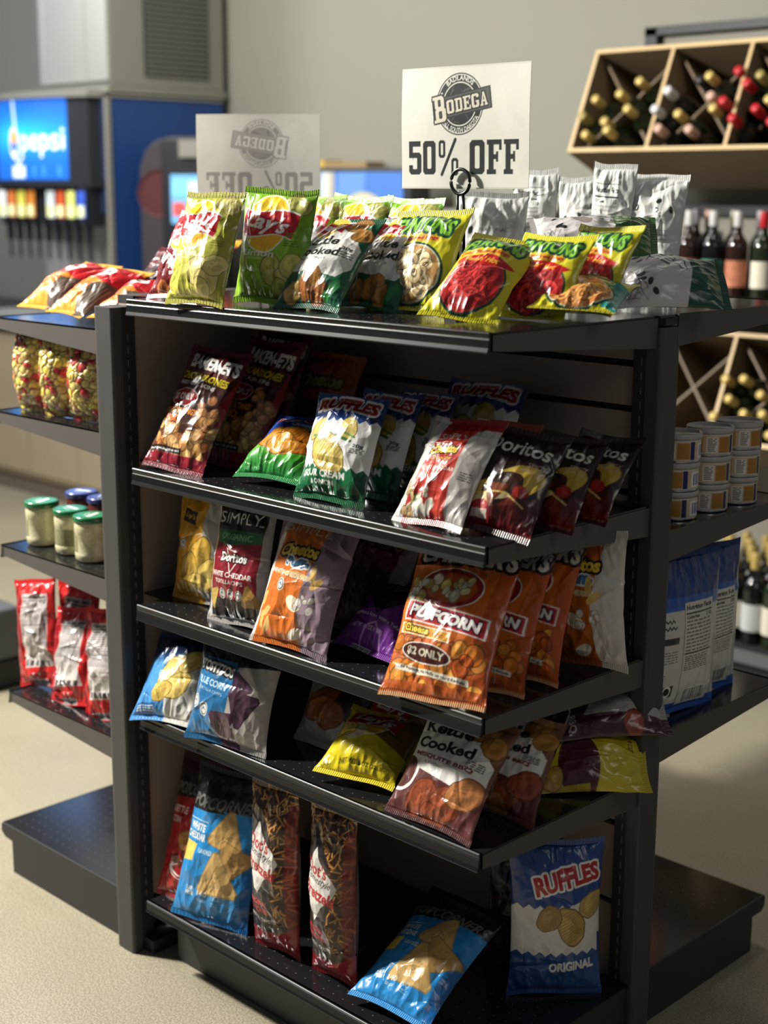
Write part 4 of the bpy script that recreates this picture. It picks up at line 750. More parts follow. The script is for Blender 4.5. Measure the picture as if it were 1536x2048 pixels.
# third shelf
bag('chip_bag', d_simp_lays, P(.150, .085, Z3, -.0, -.18, -.05, .178, .235), 'gold and grey sea salt chip bag at the left of the third shelf', G3, seed=37, t=.06)
bag('chip_bag', d_simp_dor, P(.317, .038, Z3, .03, -.22, -.05, .166, .250), 'dark red organic white cheddar tortilla chip bag, third shelf', G3, seed=38, t=.055)
bag('snack_bag', d_puffs, P(.496, .010, Z3, .06, -.39, .02, .196, .240), 'orange and mauve white cheddar puff bag leaning at the front of the third shelf', G3, seed=39, t=.062, res=.0011)
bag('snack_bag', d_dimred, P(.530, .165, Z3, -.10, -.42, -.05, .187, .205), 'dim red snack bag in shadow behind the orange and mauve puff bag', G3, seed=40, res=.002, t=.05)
bag('pretzel_bag', d_purple, P(.628, .070, Z3+.012, .05, -.95, .06, .150, .165), 'purple and black cinnamon pretzel bag lying low on the third shelf', G3, seed=41, t=.07, bf=.5)
CH = 'bright orange cheese puffcorn bag with a red banner, '
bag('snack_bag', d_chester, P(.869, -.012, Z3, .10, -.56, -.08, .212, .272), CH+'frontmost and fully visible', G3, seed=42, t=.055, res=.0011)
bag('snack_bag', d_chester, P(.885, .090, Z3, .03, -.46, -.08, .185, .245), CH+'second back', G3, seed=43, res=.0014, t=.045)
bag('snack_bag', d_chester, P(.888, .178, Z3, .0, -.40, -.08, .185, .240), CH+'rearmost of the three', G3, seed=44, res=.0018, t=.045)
bag('snack_bag', d_puffs, P(.925, .315, Z3, .0, -.10, -.12, .205, .238), 'orange and white cheddar puff bag at the right end beside the post', G3, seed=45, t=.06, side=(206, 200, 192), org=(196, 104, 40), sp=12)
# fourth shelf
bag('chip_bag', d_lays_blue, P(.134, -.010, Z4, .12, -.66, -.13, .166, .190), 'light blue and grey sea salt chip bag at the left end of the fourth shelf', G4, seed=46, t=.065)
bag('chip_bag', d_tost, P(.325, -.002, Z4, .17, -.35, -.01, .206, .190), 'blue corn tortilla chip bag with purple triangle chips, fourth shelf', G4, seed=47, t=.062)
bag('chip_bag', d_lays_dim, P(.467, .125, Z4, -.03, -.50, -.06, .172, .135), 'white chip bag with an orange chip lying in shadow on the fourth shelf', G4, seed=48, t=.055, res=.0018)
bag('chip_bag', d_lays_y, P(.615, .135, Z4, .0, -.55, -.1, .16, .150), 'dark yellow chip bag standing in shadow behind the bright yellow one', G4, seed=49, t=.05, res=.0018)
bag('chip_bag', d_lays_y, P(.640, .035, Z4+.014, .35, -1.05, .08, .165, .160), 'bright yellow chip bag lying at the middle front of the fourth shelf', G4, seed=50, t=.075, bf=.5)
bag('chip_bag', d_kettle, P(.845, .008, Z4, -.05, -.62, -.01, .206, .205), 'white and maroon mesquite barbecue kettle chip bag at the front of the fourth shelf', G4, seed=51, t=.055, bbq=True, logo=False, g=(116, 76, 58), low=(98, 52, 50), res=.0011)
bag('chip_bag', d_kettle, P(.895, .125, Z4, -.15, -.52, -.1, .19, .18), 'maroon kettle chip bag in shadow directly behind the mesquite one', G4, seed=52, t=.045, bbq=True, logo=False, g=(116, 76, 58), low=(98, 52, 50), res=.0018)
bag('chip_bag', d_yellow_side, P(.835, .285, Z4+.038, .70, -1.05, 1.50, .165, .215), 'yellow chip bag lying on its side near the right post, fourth shelf', G4, seed=53, t=.075, bf=.6)
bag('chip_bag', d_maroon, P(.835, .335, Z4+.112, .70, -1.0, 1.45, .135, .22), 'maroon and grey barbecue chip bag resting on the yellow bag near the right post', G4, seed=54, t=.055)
# base deck
bag('popped_corn_bag', d_pop_red, P(.120, .045, ZB, .10, -.40, -.08, .165, .295), 'red kettle popped corn bag with black top at the left of the base deck', G5, seed=55, t=.055)
bag('popped_corn_bag', d_pop_blue, P(.232, .022, ZB, .28, -.32, .04, .190, .312), 'light blue white cheddar popped corn bag with black top, standing on the base deck', G5, seed=56, t=.058)
bag('pretzel_bag', d_dots, P(.412, .050, ZB, .05, -.04, -.04, .128, .340), 'tall red and brown pretzel bag with white diamond, left one of the two', G5, seed=57, t=.075, pinch=.05)
bag('pretzel_bag', d_dots, P(.567, .058, ZB, .02, -.03, -.03, .122, .338), 'tall red and brown pretzel bag with white diamond, right one of the two', G5, seed=58, t=.075, pinch=.05)
bag('popped_corn_bag', d_pop_blue, P(.735, .030, ZB+.016, .12, -1.12, .04, .185, .270), 'light blue popped corn bag lying flat at the front of the base deck', G5, seed=59, t=.075, bf=.4)
bag('chip_bag', d_ruf_o, P(.895, .31, ZB, .85, -.07, .0, .180, .300), 'large blue original ridged chip bag standing at the right end of the base deck', G5, seed=60, t=.07)
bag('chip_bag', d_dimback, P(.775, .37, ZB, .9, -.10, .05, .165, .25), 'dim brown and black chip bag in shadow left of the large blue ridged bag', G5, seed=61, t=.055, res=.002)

# ------------------------------------------------------------------ left wing goods
GL = 'red and orange chip bags lying on the left wing'
bag('chip_bag', d_orange, P(-.455, .118, 1.352, .02, -1.10, .07, .156, .20), 'orange and red chip bag lying furthest left on the left wing top shelf', GL, seed=70, t=.075, bf=.3)
bag('chip_bag', d_orange, P(-.290, .082, 1.352, -.01, -1.13, .07, .150, .20), 'orange and red chip bag lying second from the left on the left wing top shelf', GL, seed=71, t=.075, bf=.3)
bag('chip_bag', d_orange, P(-.145, .080, 1.350, -.1, -1.16, .02, .130, .17), 'orange and red chip bag lying partly behind the left post', GL, seed=72, t=.07, bf=.3)
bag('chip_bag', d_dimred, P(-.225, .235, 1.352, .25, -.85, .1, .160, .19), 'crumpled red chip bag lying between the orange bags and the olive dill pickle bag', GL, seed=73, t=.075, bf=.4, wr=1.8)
bag('chip_bag', d_orange, P(-.34, .40, 1.352, .35, -.85, .1, .165, .22), 'orange chip bag lying furthest back on the left wing top shelf', GL, seed=74, t=.075, bf=.4, wr=1.5)
GP = 'clear bags of coloured popcorn'
for i, (x, y, ya, w, h, lb) in enumerate([(-.455, .10, .06, .098, .192, 'furthest left on the left wing'), (-.337, .095, .15, .104, .196, 'middle one of three'), (-.235, .098, .1, .104, .18, 'nearest to the left post')]):
    bag('popcorn_bag', d_popmix, P(x, y, 1.1245, ya, 0, .01, w, h), 'clear bag of yellow red and cream candied popcorn, '+lb, GP, seed=80+i, t=.07, wr=.3, pinch=.02, back=(200, 170, 110), cat='popcorn bag', res=.0015)
for i, (p, lb) in enumerate([((-.500, .11, .4565, .14, -.16, -.20, .145, .255), 'leftmost of the four on the left wing'), ((-.430, .17, .4565, .18, -.10, -.04, .140, .250), 'second from the left, half behind the leftmost'), ((-.345, .085, .4565, .02, -.30, -.22, .140, .225), 'third from the left, leaning in front'), ((-.205, .085, .4565, .01, -.20, -.20, .135, .250), 'beside the left post')]):
    bag('chip_bag', d_redback, p, 'red chip bag showing its nutrition table, '+lb, 'red bags on the lower left wing shelf', seed=90+i, t=.05, wr=1.6, back=(170, 30, 36))
M_glass = mat('jar_glass', (235, 240, 235), .05, coat=.4, trans=.0)
M_dip = mat('herb_cream_dip', (206, 200, 160), .35, coat=.6, noise=.5, bscale=900)
M_lidg = mat_print('green_jar_lid', .3, 0, .4); M_salsa = mat('dark_salsa', (84, 34, 32), .3, coat=.6, noise=.3, bscale=200)
def lid_disc(name, r, z, base, top, txt, parent, rnd, h=.013):
    n = 40; rr = np.concatenate([[0.0005], np.linspace(.12, .93, 34), [1.0, 1.03, 1.03, 1.0]]); zz = np.concatenate([np.zeros(35)+h, [h-.001, h-.004, .002, 0]])
    a = np.linspace(0, 2*np.pi, 97); R, A = np.meshgrid(rr*r, a); Zz = np.tile(zz, (97, 1)); Pp = np.stack([R*np.cos(A), R*np.sin(A), Zz+z], -1)
    cv = Cv(.1, .1, .0008, top); cv.ell(50, 50, 46, 46, base, ring=5); scrib(cv, 22, 78, 56, 18, random.Random(4), WH, 3.2); scrib(cv, 32, 68, 36, 6, random.Random(5), WH, 1.6)
    px = np.clip((R*np.cos(A)/r*.5+.5)*(cv.W-1), 0, cv.W-1).astype(int); py = np.clip((R*np.sin(A)/r*.5+.5)*(cv.P-1), 0, cv.P-1).astype(int)
    C = lin(cv.a[py, px]); C[R > r*.96] = lin(base); return grid_obj(name, Pp, C, M_lidg, parent)
def jar(x, y, z, green, label, r=.0375, h=.094):
    t = empty('dip_jar', (x, y, z), random.Random(x*99).uniform(-.6, 1.2)-.6, label, 'jar', 'jars on the left wing')
    b = MB(); b.lathe([(.0005, .001), (r*.86, .001), (r*.97, .006), (r, .014), (r, h*.2), (r*.975, h*.22), (r*.975, h*.68), (r, h*.70), (r, h*.86), (r*.93, h*.95), (r*.86, h)], seg=40); b.build('jar_body', M_dip if green else M_salsa, t)
    l = MB(); R0 = r*.978; v = []; n = 26
    for k in range(n+1):
        a = -2.6+2.2*k/n
        for q in (h*.24, h*.64): v.append((R0*math.cos(a), R0*math.sin(a), q))
    l.add(v, [(2*k, 2*k+2, 2*k+3, 2*k+1) for k in range(n)], 0, True); l.build('jar_label', mat('jar_label_%d' % int(green), (140, 138, 104) if green else (90, 50, 46), .5, noise=.6, bscale=1100), t)
    lid_disc('jar_lid', r*1.03, h-.004, (22, 104, 58) if green else (34, 50, 110), (40, 140, 82) if green else (60, 84, 150), 'Dip', t, random)
jar(-.470, .118, .8105, True, 'green lidded jar of herb dip, furthest left on the left wing')
jar(-.352, .118, .8105, True, 'green lidded jar of herb dip, middle of the three green ones')
jar(-.264, .112, .8105, True, 'green lidded jar of herb dip, nearest to the left post')
jar(-.495, .245, .8105, False, 'blue lidded salsa jar behind the green lidded jars', )
jar(-.405, .245, .8105, False, 'blue lidded salsa jar, half hidden behind the left post')

# ------------------------------------------------------------------ right wing goods
def d_can(c, rnd):
    H = c.H; c.a[:] = (196, 178, 146); c.rect(0, H*.9, 100, H, (214, 210, 200)); c.rect(0, 0, 100, H*.06, (200, 196, 190))
    for x0 in (0, 50):
        c.rect(x0+2, H*.1, x0+10, H*.84, (226, 222, 210)); c.fine(x0+3, H*.14, x0+9, H*.8, 8, (60, 50, 60), rnd, H*.04); c.rect(x0+11, H*.1, x0+20, H*.84, (166, 118, 44)); c.rect(x0+20.5, H*.06, x0+24, H*.9, (26, 36, 92)); c.rect(x0+27, H*.1, x0+40, H*.84, (224, 218, 208)); c.bar(x0+29, H*.2, x0+38, H*.72, rnd, (52, 66, 132)); c.rect(x0+42, H*.1, x0+49, H*.84, (186, 130, 60))
GC = 'three stacks of tins on the right wing'
def can(x, y, z, rz, label, r=.0425, h=.053):
    t = empty('snack_tin', (x, y, z), rz, label, 'tin', GC); cv = Cv(2*math.pi*r, h-.012, .0012, WH); d_can(cv, random.Random(3)); C, _ = cv.verts(); C = C.reshape(cv.nv, cv.nu, 3)
    A, Zz = np.meshgrid(np.linspace(0, 2*np.pi, cv.nu), np.linspace(.004, h-.010, cv.nv)); grid_obj('tin_wall', np.stack([r*np.cos(A), r*np.sin(A), Zz], -1), C, M_label, t)
    b = MB(); b.lathe([(.0005, .001), (r*.94, .001), (r*1.0, 0), (r*1.015, .002), (r*1.0, .0045)], seg=44); b.build('rim', M_alu, t)
    b = MB(); b.lathe([(r, h-.011), (r*1.04, h-.011), (r*1.045, h-.001), (r*1.02, h), (r*.95, h-.0005), (r*.94, h-.004), (.0005, h-.004)], seg=44); b.build('plastic_lid', M_lidw, t)
    return t
M_alu = mat('bare_aluminium', (200, 200, 200), .25, 1.0); M_lidw = mat('translucent_white_lid', (176, 172, 170), .35, coat=.2)
proto = None
for i, (x, y, rz) in enumerate([(.918, .598, 4.35), (.922, .700, 4.9), (.924, .802, 5.0)]):
    for k in range(3):
        lb = ('bottom', 'middle', 'top')[k]+' tin with gold and navy label in the stack '+('nearest the right post', 'in the middle of the three', 'furthest from the right post')[i]
        if proto is None: proto = can(x, y, 1.0228, rz, lb)
        else:
            t = copy_tree(proto); t.location = (x+(k-1)*.002, y, 1.0228+k*.0537); t.rotation_euler.z = rz+(.25*(k-1) if i == 0 else .06*k); tag(t, lb, 'tin', GC)
bag('snack_pouch', d_blueback, P(.940, .600, .6425, 1.50, -.03, .05, .235, .31), 'blue pouch with a white nutrition panel beside the right post, lower right wing shelf', 'blue pouches on the right wing', seed=95, t=.05, wr=.5, cat='snack pouch', pinch=.03, back=(40, 80, 160))
bag('snack_pouch', d_blueback, P(.915, .735, .6425, 1.50, -.03, .04, .205, .30), 'blue pouch behind the first, further from the right post', 'blue pouches on the right wing', seed=96, t=.05, wr=.5, cat='snack pouch', pinch=.03, back=(40, 80, 160))

# ------------------------------------------------------------------ sale signs on ring clips
M_ring = mat('black_plastic_clip', (22, 22, 22), .35)
def sign(loc, rz, label, mirror=False, z0=.2, side=1):
    t = empty('sale_sign', loc, rz, label, 'sign', 'half price sale signs')
    w, h = .290, .209; cv = Cv(w, h, .0011, WH); d_bodega(cv, random.Random(5), mirror); C, _ = cv.verts(); C = C.reshape(cv.nv, cv.nu, 3)
    U, V = np.meshgrid(np.linspace(-w/2, w/2, cv.nu), np.linspace(0, h, cv.nv)); Y = .0015*np.sin(U*22)+.001*np.sin(V*30+1)
    p = np.stack([U, Y, V+z0], -1); q = p.copy(); q[..., 1] += .0009
    merge_grids('sign_sheet', [(p, C, False), (q, C if mirror else lin((228, 226, 214)), True)], M_sheet, t)
    m = MB(); cz = z0+.012; ccx = .0
    if not mirror:
        m.tube([(ccx+.0215*math.cos(a), -.006, cz+.0215*math.sin(a)) for a in np.linspace(0, 2*math.pi, 29)[:-1]], .0032, 10, closed=True)
        m.tube([(ccx-.006, -.006, cz-.021), (ccx-.0075, -.004, cz-.055), (ccx-.006, 0, .02)], .0028); m.tube([(ccx+.006, -.006, cz-.021), (ccx+.0075, -.004, cz-.055), (ccx+.006, 0, .02)], .0028)
    else: m.tube([(0, .004, z0+.02), (0, .004, .02)], .003)
    m.build('ring_clip', M_ring, t)
    m = MB(); m.lathe([(.0005, 0), (.035, 0), (.035, .004), (.012, .012), (.011, .03), (.0005, .03)], seg=28); m.build('weighted_base', M_ring, t)
sign((.642, .305, Z1+.003), 0.03, 'white half price sign in a black ring clip above the onion ring bags', z0=.203)
sign((-.148, .51, 1.337), .52, 'grey see-through back of a second half price sign behind the green chip bags', mirror=True, z0=.230)

# ------------------------------------------------------------------ wine display against the back wall
WG = empty('wine_gondola', (.2, 2.9, 0), label='tall black framed wine shelving unit standing against the grey back wall at the right', cat='store shelving')
def wg(m, name, mats, parent=None, bevel=0.):
    o = m.build(name, mats, parent or WG, bevel)
    if parent is None: o.location = (-.2, -2.9, 0)
    return o
XR = 1.35
M_backp = mat('pale_grey_back_panel', (150, 146, 134), .6); M_ply = mat('birch_plywood_edge', (214, 186, 138), .5, noise=.08, bscale=90); M_plyd = mat('shaded_plywood_face', (122, 104, 80), .55, noise=.12, bscale=60)  # plywood faces get a darker copy, rack shade painted into its colour
for x in (-.81, 0.4, XR-.05):
    m = MB(); m.box(x, x+.05, 2.92, 2.98, 0, 2.18); wg(m, 'upright_post', M_steel)
m = MB(); m.box(-.81, XR, 2.92, 2.96, 2.155, 2.185); wg(m, 'top_bar', M_steel)
m = MB(); m.box(-.76, XR, 2.955, 2.975, .1, 2.155); wg(m, 'back_panel', M_backp)
m = MB(); m.box(-.76, XR, 2.93, 2.956, 1.525, 1.56); wg(m, 'cross_bar', M_steel)
m = MB(); m.box(-.78, XR, 2.52, 2.95, 1.235, 1.262); wg(m, 'bottle_shelf', mat('dark_brown_shelf', (76, 66, 56), .5))
m = MB(); m.box(-.78, XR, 2.50, 2.95, .085, .112); m.box(-.78, XR, 2.54, 2.95, 0, .085); m.box(-.78, XR, 2.494, 2.5, .07, .114, 1); wg(m, 'base_deck', [M_steel, M_slot_glint])
# tilted lattice racks
tl = math.atan2(.15, .35)
def rack(z0, label):
    t = empty('wine_rack', (-.82, 2.5, z0), 0, label, 'wine rack', 'tilted lattice wine racks'); t.rotation_euler = (-tl, 0, 0)
    Wd, Hd, Dp, th = XR+.80, .38, .30, .014; m = MB()
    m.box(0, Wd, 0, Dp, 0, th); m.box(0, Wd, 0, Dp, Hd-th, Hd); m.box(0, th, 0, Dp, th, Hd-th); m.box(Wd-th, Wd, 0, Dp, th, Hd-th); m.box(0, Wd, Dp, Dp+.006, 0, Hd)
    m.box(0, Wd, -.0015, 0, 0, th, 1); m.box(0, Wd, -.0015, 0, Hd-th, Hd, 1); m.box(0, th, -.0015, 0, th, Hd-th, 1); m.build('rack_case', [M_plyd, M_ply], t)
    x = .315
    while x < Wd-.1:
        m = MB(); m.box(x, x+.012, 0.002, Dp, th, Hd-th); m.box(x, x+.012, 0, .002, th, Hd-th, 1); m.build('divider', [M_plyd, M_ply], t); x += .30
    x = 0.014; k = 0
    while x < Wd-.2:
        w = .298
        for sgn in (1, -1):
            a, b2 = ((x+.004, Hd-th-.01), (x+w-.004, th+.01)); 
            if sgn < 0: a, b2 = ((x+.004, th+.01), (x+w-.004, Hd-th-.01))
            d = Vector((b2[0]-a[0], b2[1]-a[1])).normalized(); n = Vector((-d.y, d.x))*.004
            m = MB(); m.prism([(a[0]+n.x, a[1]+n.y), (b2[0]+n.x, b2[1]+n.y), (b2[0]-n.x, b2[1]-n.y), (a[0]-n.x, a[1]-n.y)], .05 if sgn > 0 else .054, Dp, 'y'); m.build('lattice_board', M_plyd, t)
        x += .3 if k else .315; k += 1
    return t
rack(1.74, 'long plywood lattice wine rack tilted forward high on the wine unit')
rack(.80, 'long plywood lattice wine rack tilted forward below the standing wine bottles')
GLS = {k: mat('bottle_glass_'+k, c, .06, coat=.5, spec=.7) for k, c in dict(dark=(16, 18, 16), green=(30, 40, 22), amber=(120, 74, 24), brown=(44, 26, 20), clear=(150, 140, 80)).items()}
CAPS = {k: mat('capsule_'+k, c, .35, mt) for k, c, mt in (('gold', (206, 180, 108), .2), ('white', (214, 214, 214), 0), ('red', (190, 36, 44), 0), ('pink', (206, 168, 150), 0), ('olive', (160, 146, 86), .2), ('black', (40, 36, 36), 0), ('silver', (176, 174, 180), .3))}
LAB = {k: mat('wine_label_'+k, c, .6, noise=nz, bscale=180) for k, c, nz in (('cream', (224, 218, 200), .04), ('red', (214, 96, 90), .2), ('teal', (70, 140, 122), .15), ('floral', (190, 120, 90), .7), ('grey', (196, 200, 200), .06), ('none', (30, 30, 30), 0))}
BP = [(.0005, 0), (.034, .0), (.037, .004), (.037, .180), (.034, .197), (.022, .214), (.0145, .228), (.0140, .296), (.0005, .296)]
_bt = {}
def bottle(glass, cap, lab, loc, label, group, rot=None, s=1., rz=0.):
    key = (glass, cap, lab)
    if key not in _bt:
        m = MB(); m.lathe(BP, seg=24); t = m.build('wine_bottle', GLS[glass])
        m = MB(); m.lathe([(.0148, .248), (.0155, .25), (.0155, .298), (.0150, .300), (.0005, .3005)], seg=20); m.build('capsule', CAPS[cap], t)
        if lab != 'none':
            m = MB(); m.lathe([(.0374, .045), (.0374, .135)], seg=24); m.build('paper_label', LAB[lab], t)
        _bt[key] = t; c = t
    else: c = copy_tree(_bt[key])
    c.location = loc; c.rotation_euler = rot or (0, 0, rz); c.scale = (s, s, s); tag(c, label, 'bottle', group); return c
top = [(-.74, .18, 'gold'), (-.62, .18, 'gold'), (-.58, .24, 'gold'), (-.58, .13, 'gold'), (-.68, .10, 'gold'), (-.74, .05, 'gold'), (-.63, .05, 'gold'), (-.775, .12, 'olive'), (-.44, .19, 'white'), (-.475, .13, 'white'), (-.38, .11, 'gold'), (-.44, .06, 'pink'), (-.33, .06, 'pink'), (-.29, .23, 'gold'), (-.285, .175, 'pink'), (-.26, .13, 'gold'), (-.21, .26, 'red'), (-.16, .21, 'red'), (-.225, .15, 'red'), (-.16, .08, 'red'), (-.10, .12, 'red'), (-.04, .08, 'red'), (-.34, .23, 'black'), (-.10, .22, 'olive'), (-.07, .155, 'gold')]
low = [(-.18, .21, 'gold'), (-.10, .21, 'gold'), (-.04, .17, 'gold'), (-.14, .14, 'gold'), (-.19, .08, 'gold'), (-.08, .10, 'gold'), (-.0, .10, 'gold'), (.03, .04, 'gold')]
def lying(lst, z0, where, group, push):
    rnd = random.Random(8); n0 = {}
    for i, (x, v, cp) in enumerate(lst):
        out = rnd.uniform(*push); dy, dz = math.cos(tl), -math.sin(tl)   # inward direction of the rack
        # base of the bottle sits deep in the rack, neck outwards
        bx = Vector((x, 2.5+v*math.sin(tl), z0+v*math.cos(tl)))+Vector((0, dy, dz))*(.285-out)
        g = 'green' if cp in ('gold', 'olive') else 'dark'
        near = 'lowest row' if v < .09 else ('middle height' if v < .17 else 'upper part')
        bay = ('left bay', 'second bay', 'right visible bay')[min(2, int((x+.82)//.31))] if z0 > 1 else 'lower rack'
        k = (bay, near, cp); n0[k] = n0.get(k, 0)+1
        bottle(g, cp, 'none', bx, '%s capped bottle lying in %s, %s, number %s from left' % (cp, 'low rack' if z0 < 1 else 'high rack '+bay, near, ('one', 'two', 'three', 'four', 'five', 'six')[n0[k]-1]), group, rot=(math.pi/2-tl, 0, 0))
lying(top, 1.74, 'high rack', 'wine bottles lying in the high rack', (.01, .05)); lying(low, .80, 'low rack behind the tins', 'wine bottles lying in the low rack', (.01, .04))
GW = 'wine bottles standing on the upper wine shelf'
rowf = [(-.455, 'dark', 'black', 'none', 'dark unlabelled wine bottle, leftmost in the front row'), (-.366, 'brown', 'white', 'red', 'bottle with a red and white label in the front row'), (-.272, 'dark', 'white', 'teal', 'wine bottle with a teal label in the front row'), (-.180, 'brown', 'white', 'floral', 'dark wine bottle with a floral orange label'), (-.085, 'green', 'red', 'cream', 'green wine bottle with a large cream label and red cap')]
for x, g, cp, lb, txt in rowf: bottle(g, cp, lb, (x, 2.585, 1.262), txt+' on the upper wine shelf', GW, s=.95)
rowb = [(-.51, 2.66, 'white'), (-.43, 2.68, 'silver'), (-.395, 2.75, 'pink'), (-.33, 2.68, 'olive'), (-.30, 2.76, 'white'), (-.245, 2.68, 'olive'), (-.20, 2.76, 'white'), (-.15, 2.68, 'silver'), (-.11, 2.76, 'white'), (-.055, 2.68, 'white'), (-.01, 2.75, 'silver'), (-.56, 2.75, 'black'), (-.48, 2.80, 'silver')]
for i, (x, y, cp) in enumerate(rowb): bottle('amber' if i == 9 else ('dark' if i % 3 else 'brown'), cp, 'none', (x, y, 1.262), '%s capped dark bottle, back rows of upper wine shelf, %s' % (cp, ('left of', 'behind', 'right of')[i % 3]+' the '+('red', 'teal', 'floral', 'cream')[i % 4]+' label bottle'), GW, s=.95)
GB = 'wine bottles standing on the wine unit base'
k = 0
for j in range(4):
    for i in range(5):
        x = -.285+i*.078+(.035 if j % 2 else 0)-j*.02; y = 2.60+j*.082
        cp = 'white' if (j == 0 and i >= 4) else 'gold'; g = 'green' if cp == 'white' else 'dark'; lb = ('cream', 'grey')[i % 2] if j == 0 else 'none'
        bottle(g, cp, lb, (x, y, .112), '%s capped bottle on wine unit base, %s row, place %s from left' % (cp, ('front', 'second', 'third', 'rear')[j], ('one', 'two', 'three', 'four', 'five')[i]), GB, s=1.04); k += 1

# ------------------------------------------------------------------ drinks counter
M_wood = mat('taupe_wood_cabinet', (164, 148, 122), .55, noise=.06, bscale=24); M_ctop = mat('dark_grey_worktop', (52, 56, 62), .35); M_kick = mat('brown_toe_kick', (112, 100, 86), .6)
CB = empty('base_cabinet', (-4.0, 2.8, 0), label='long taupe wood base cabinet under the drinks machines', cat='cabinet')
for i in range(10):
    x = -6.6+i*.46; m = MB(); m.box(x+.003, x+.457, 2.45, 2.47, .13, .86); o = m.build('cabinet_door', M_wood, CB); o.location = (4.0, -2.8, 0)
m = MB(); m.box(-6.6, -2.0, 2.47, 3.34, .10, .88); o = m.build('carcass', M_wood, CB); o.location = (4, -2.8, 0)
m = MB(); m.box(-6.6, -2.0, 2.50, 3.3, 0, .10); o = m.build('toe_kick', M_kick, CB); o.location = (4, -2.8, 0)
m = MB(); m.box(-6.6, -1.98, 2.42, 3.345, .88, .925); tag(m.build('worktop', M_ctop, bevel=.004), 'continuous dark grey worktop on the taupe base cabinet', 'worktop')
M_ss = mat('brushed_stainless_steel', (200, 200, 192), .3, .35, noise=.05, bscale=14); M_ssd = mat('grey_painted_steel', (146, 144, 134), .5); M_navy = mat('navy_side_panel', (48, 62, 98), .5); M_blue = mat('blue_graphic_panel', (36, 74, 140), .45, noise=.15, bscale=8); M_dark = mat('dark_plastic', (44, 46, 52), .4)
M_pic = mat_print('dim_backlit_picture', .4, 0, 0, emit=.35)
# ice maker on top of the drink dispenser
t = empty('ice_maker', (-3.955, 2.965, 2.095), label='tall stainless steel ice maker on top of the lit soda dispenser', cat='ice machine')
m = MB(); m.box(-.30, .28, -.35, .35, 0, .95); m.build('cabinet_body', M_ssd, t, bevel=.004)
for x0, x1 in ((-.302, -.258), (-.252, .10), (.108, .28)):
    m = MB(); m.box(x0, x1, -.37, -.35, .02, .95); m.build('front_panel', M_ss, t, bevel=.004)
m = MB(); m.box(.28, .284, -.15, .25, .05, .9)
for i in range(34): m.box(.284, .290, -.14, .24, .06+i*.025, .068+i*.025, 1)
m.build('louvred_grille', [M_dark, M_ssd], t)
m = MB(); m.box(-.30, .285, -.37, .36, -.033, -.001); m.build('base_rail', M_ssd, t)
# soda dispenser
def d_pepsi(c, rnd):
    H = c.H; c.a[:] = (24, 96, 196)
    g = c._grid(0, 100, 0, H); q = np.exp(-(((g[4]-48)/44)**2+((g[5]-H*.55)/(H*.22))**2))[..., None]; c.a[:] = c.a*(1-q)+np.array((40, 180, 236.))*q
    c.text('pepsi', 67, H*.46, 36, H*.36, WH, bold=.01); c.ell(41, H*.47, 5.5, H*.2, WH); c.ell(41, H*.49, 4, H*.15, (226, 150, 70)); c.ell(41, H*.42, 4, H*.06, (40, 100, 190)); c.line([(41, H), (43, H*.66)], 2.5, (200, 220, 240)); c.line([(41, H*.3), (46, H*.2), (50, H*.3)], 1.5, WH)
    c.rect(38, H*.03, 52, H*.18, (220, 230, 240))
    for x in (60, 68, 80): c.rect(x, H*.05, x+2, H*.18, (60, 140, 220))
t = empty('soda_dispenser', (-4.15, 2.9, .925), label='countertop soda dispenser with a lit blue sign and a row of nozzles', cat='drink dispenser')
m = MB(); m.box(-.52, .46, -.30, .36, .56, 1.12); m.build('dispenser_body', M_navy, t, bevel=.01)
m = MB(); m.box(-.52, .46, -.05, .36, .14, .56); m.build('splash_back', M_ss, t)
w, h = .86, .39; cv = Cv(w, h, .005, WH); d_pepsi(cv, random.Random(1)); C, _ = cv.verts(); U, V = np.meshgrid(np.linspace(-1, 1, cv.nu), np.linspace(0, 1, cv.nv)); grid_obj('lit_sign', np.stack([U*w/2-.06, -.36-.10*(1-U**2), V*h+.725], -1), C.reshape(cv.nv, cv.nu, 3), M_back, t)
for z0, z1 in ((1.117, 1.15), (.69, .723)):
    m = MB(); P_ = [(-.52+.06*0, -.30)]+[(-.06+u*.46, -.375-.11*(1-u*u)) for u in np.linspace(-1, 1, 15)]+[(.42, -.30)]; m.prism(P_, z0, z1, 'z'); m.build('sign_trim', M_ssd if z0 > 1 else M_dark, t)
m = MB(); P_ = [(-.50, -.29)]+[(-.06+u*.44, -.36-.095*(1-u*u)) for u in np.linspace(-1, 1, 15)]+[(.40, -.29)]; m.prism(P_, .70, 1.13, 'z'); m.build('sign_housing', M_dark, t)
fl = [(235, 240, 235), (214, 120, 60), (226, 214, 90), (220, 140, 60), None, (225, 235, 235), (206, 90, 50), (214, 222, 120), (60, 90, 190)]
for i, cc in enumerate(fl):
    x = -.36+i*.09
    m = MB(); m.box(x-.02, x+.02, -.40, -.28, .50, .70); m.box(x-.012, x+.012, -.38, -.35, .42, .50); vb = m.build('valve', M_dark, t)
    if cc: m = MB(); m.box(x-.030, x+.030, -.408, -.40, .54, .67); m.box(x-.026, x+.026, -.411, -.408, .545, .60, 1); m.build('flavour_tag', [mat('lit_tag_%d' % i, cc, .4, emit=.7), mat('lit_tag_low_%d' % i, (226, 230, 170), .4, emit=.9)], vb)
    m = MB(); m.box(x-.006, x+.006, -.37, -.36, .33, .42); m.build('lever', M_dark, vb)
m = MB(); m.box(-.50, .44, -.42, -.05, .0, .05); m.build('drip_tray', M_ss, t, bevel=.005)
m = MB(); m.box(-.50, .46, -.05, .36, .0, .14); m.build('dispenser_foot', M_ssd, t)
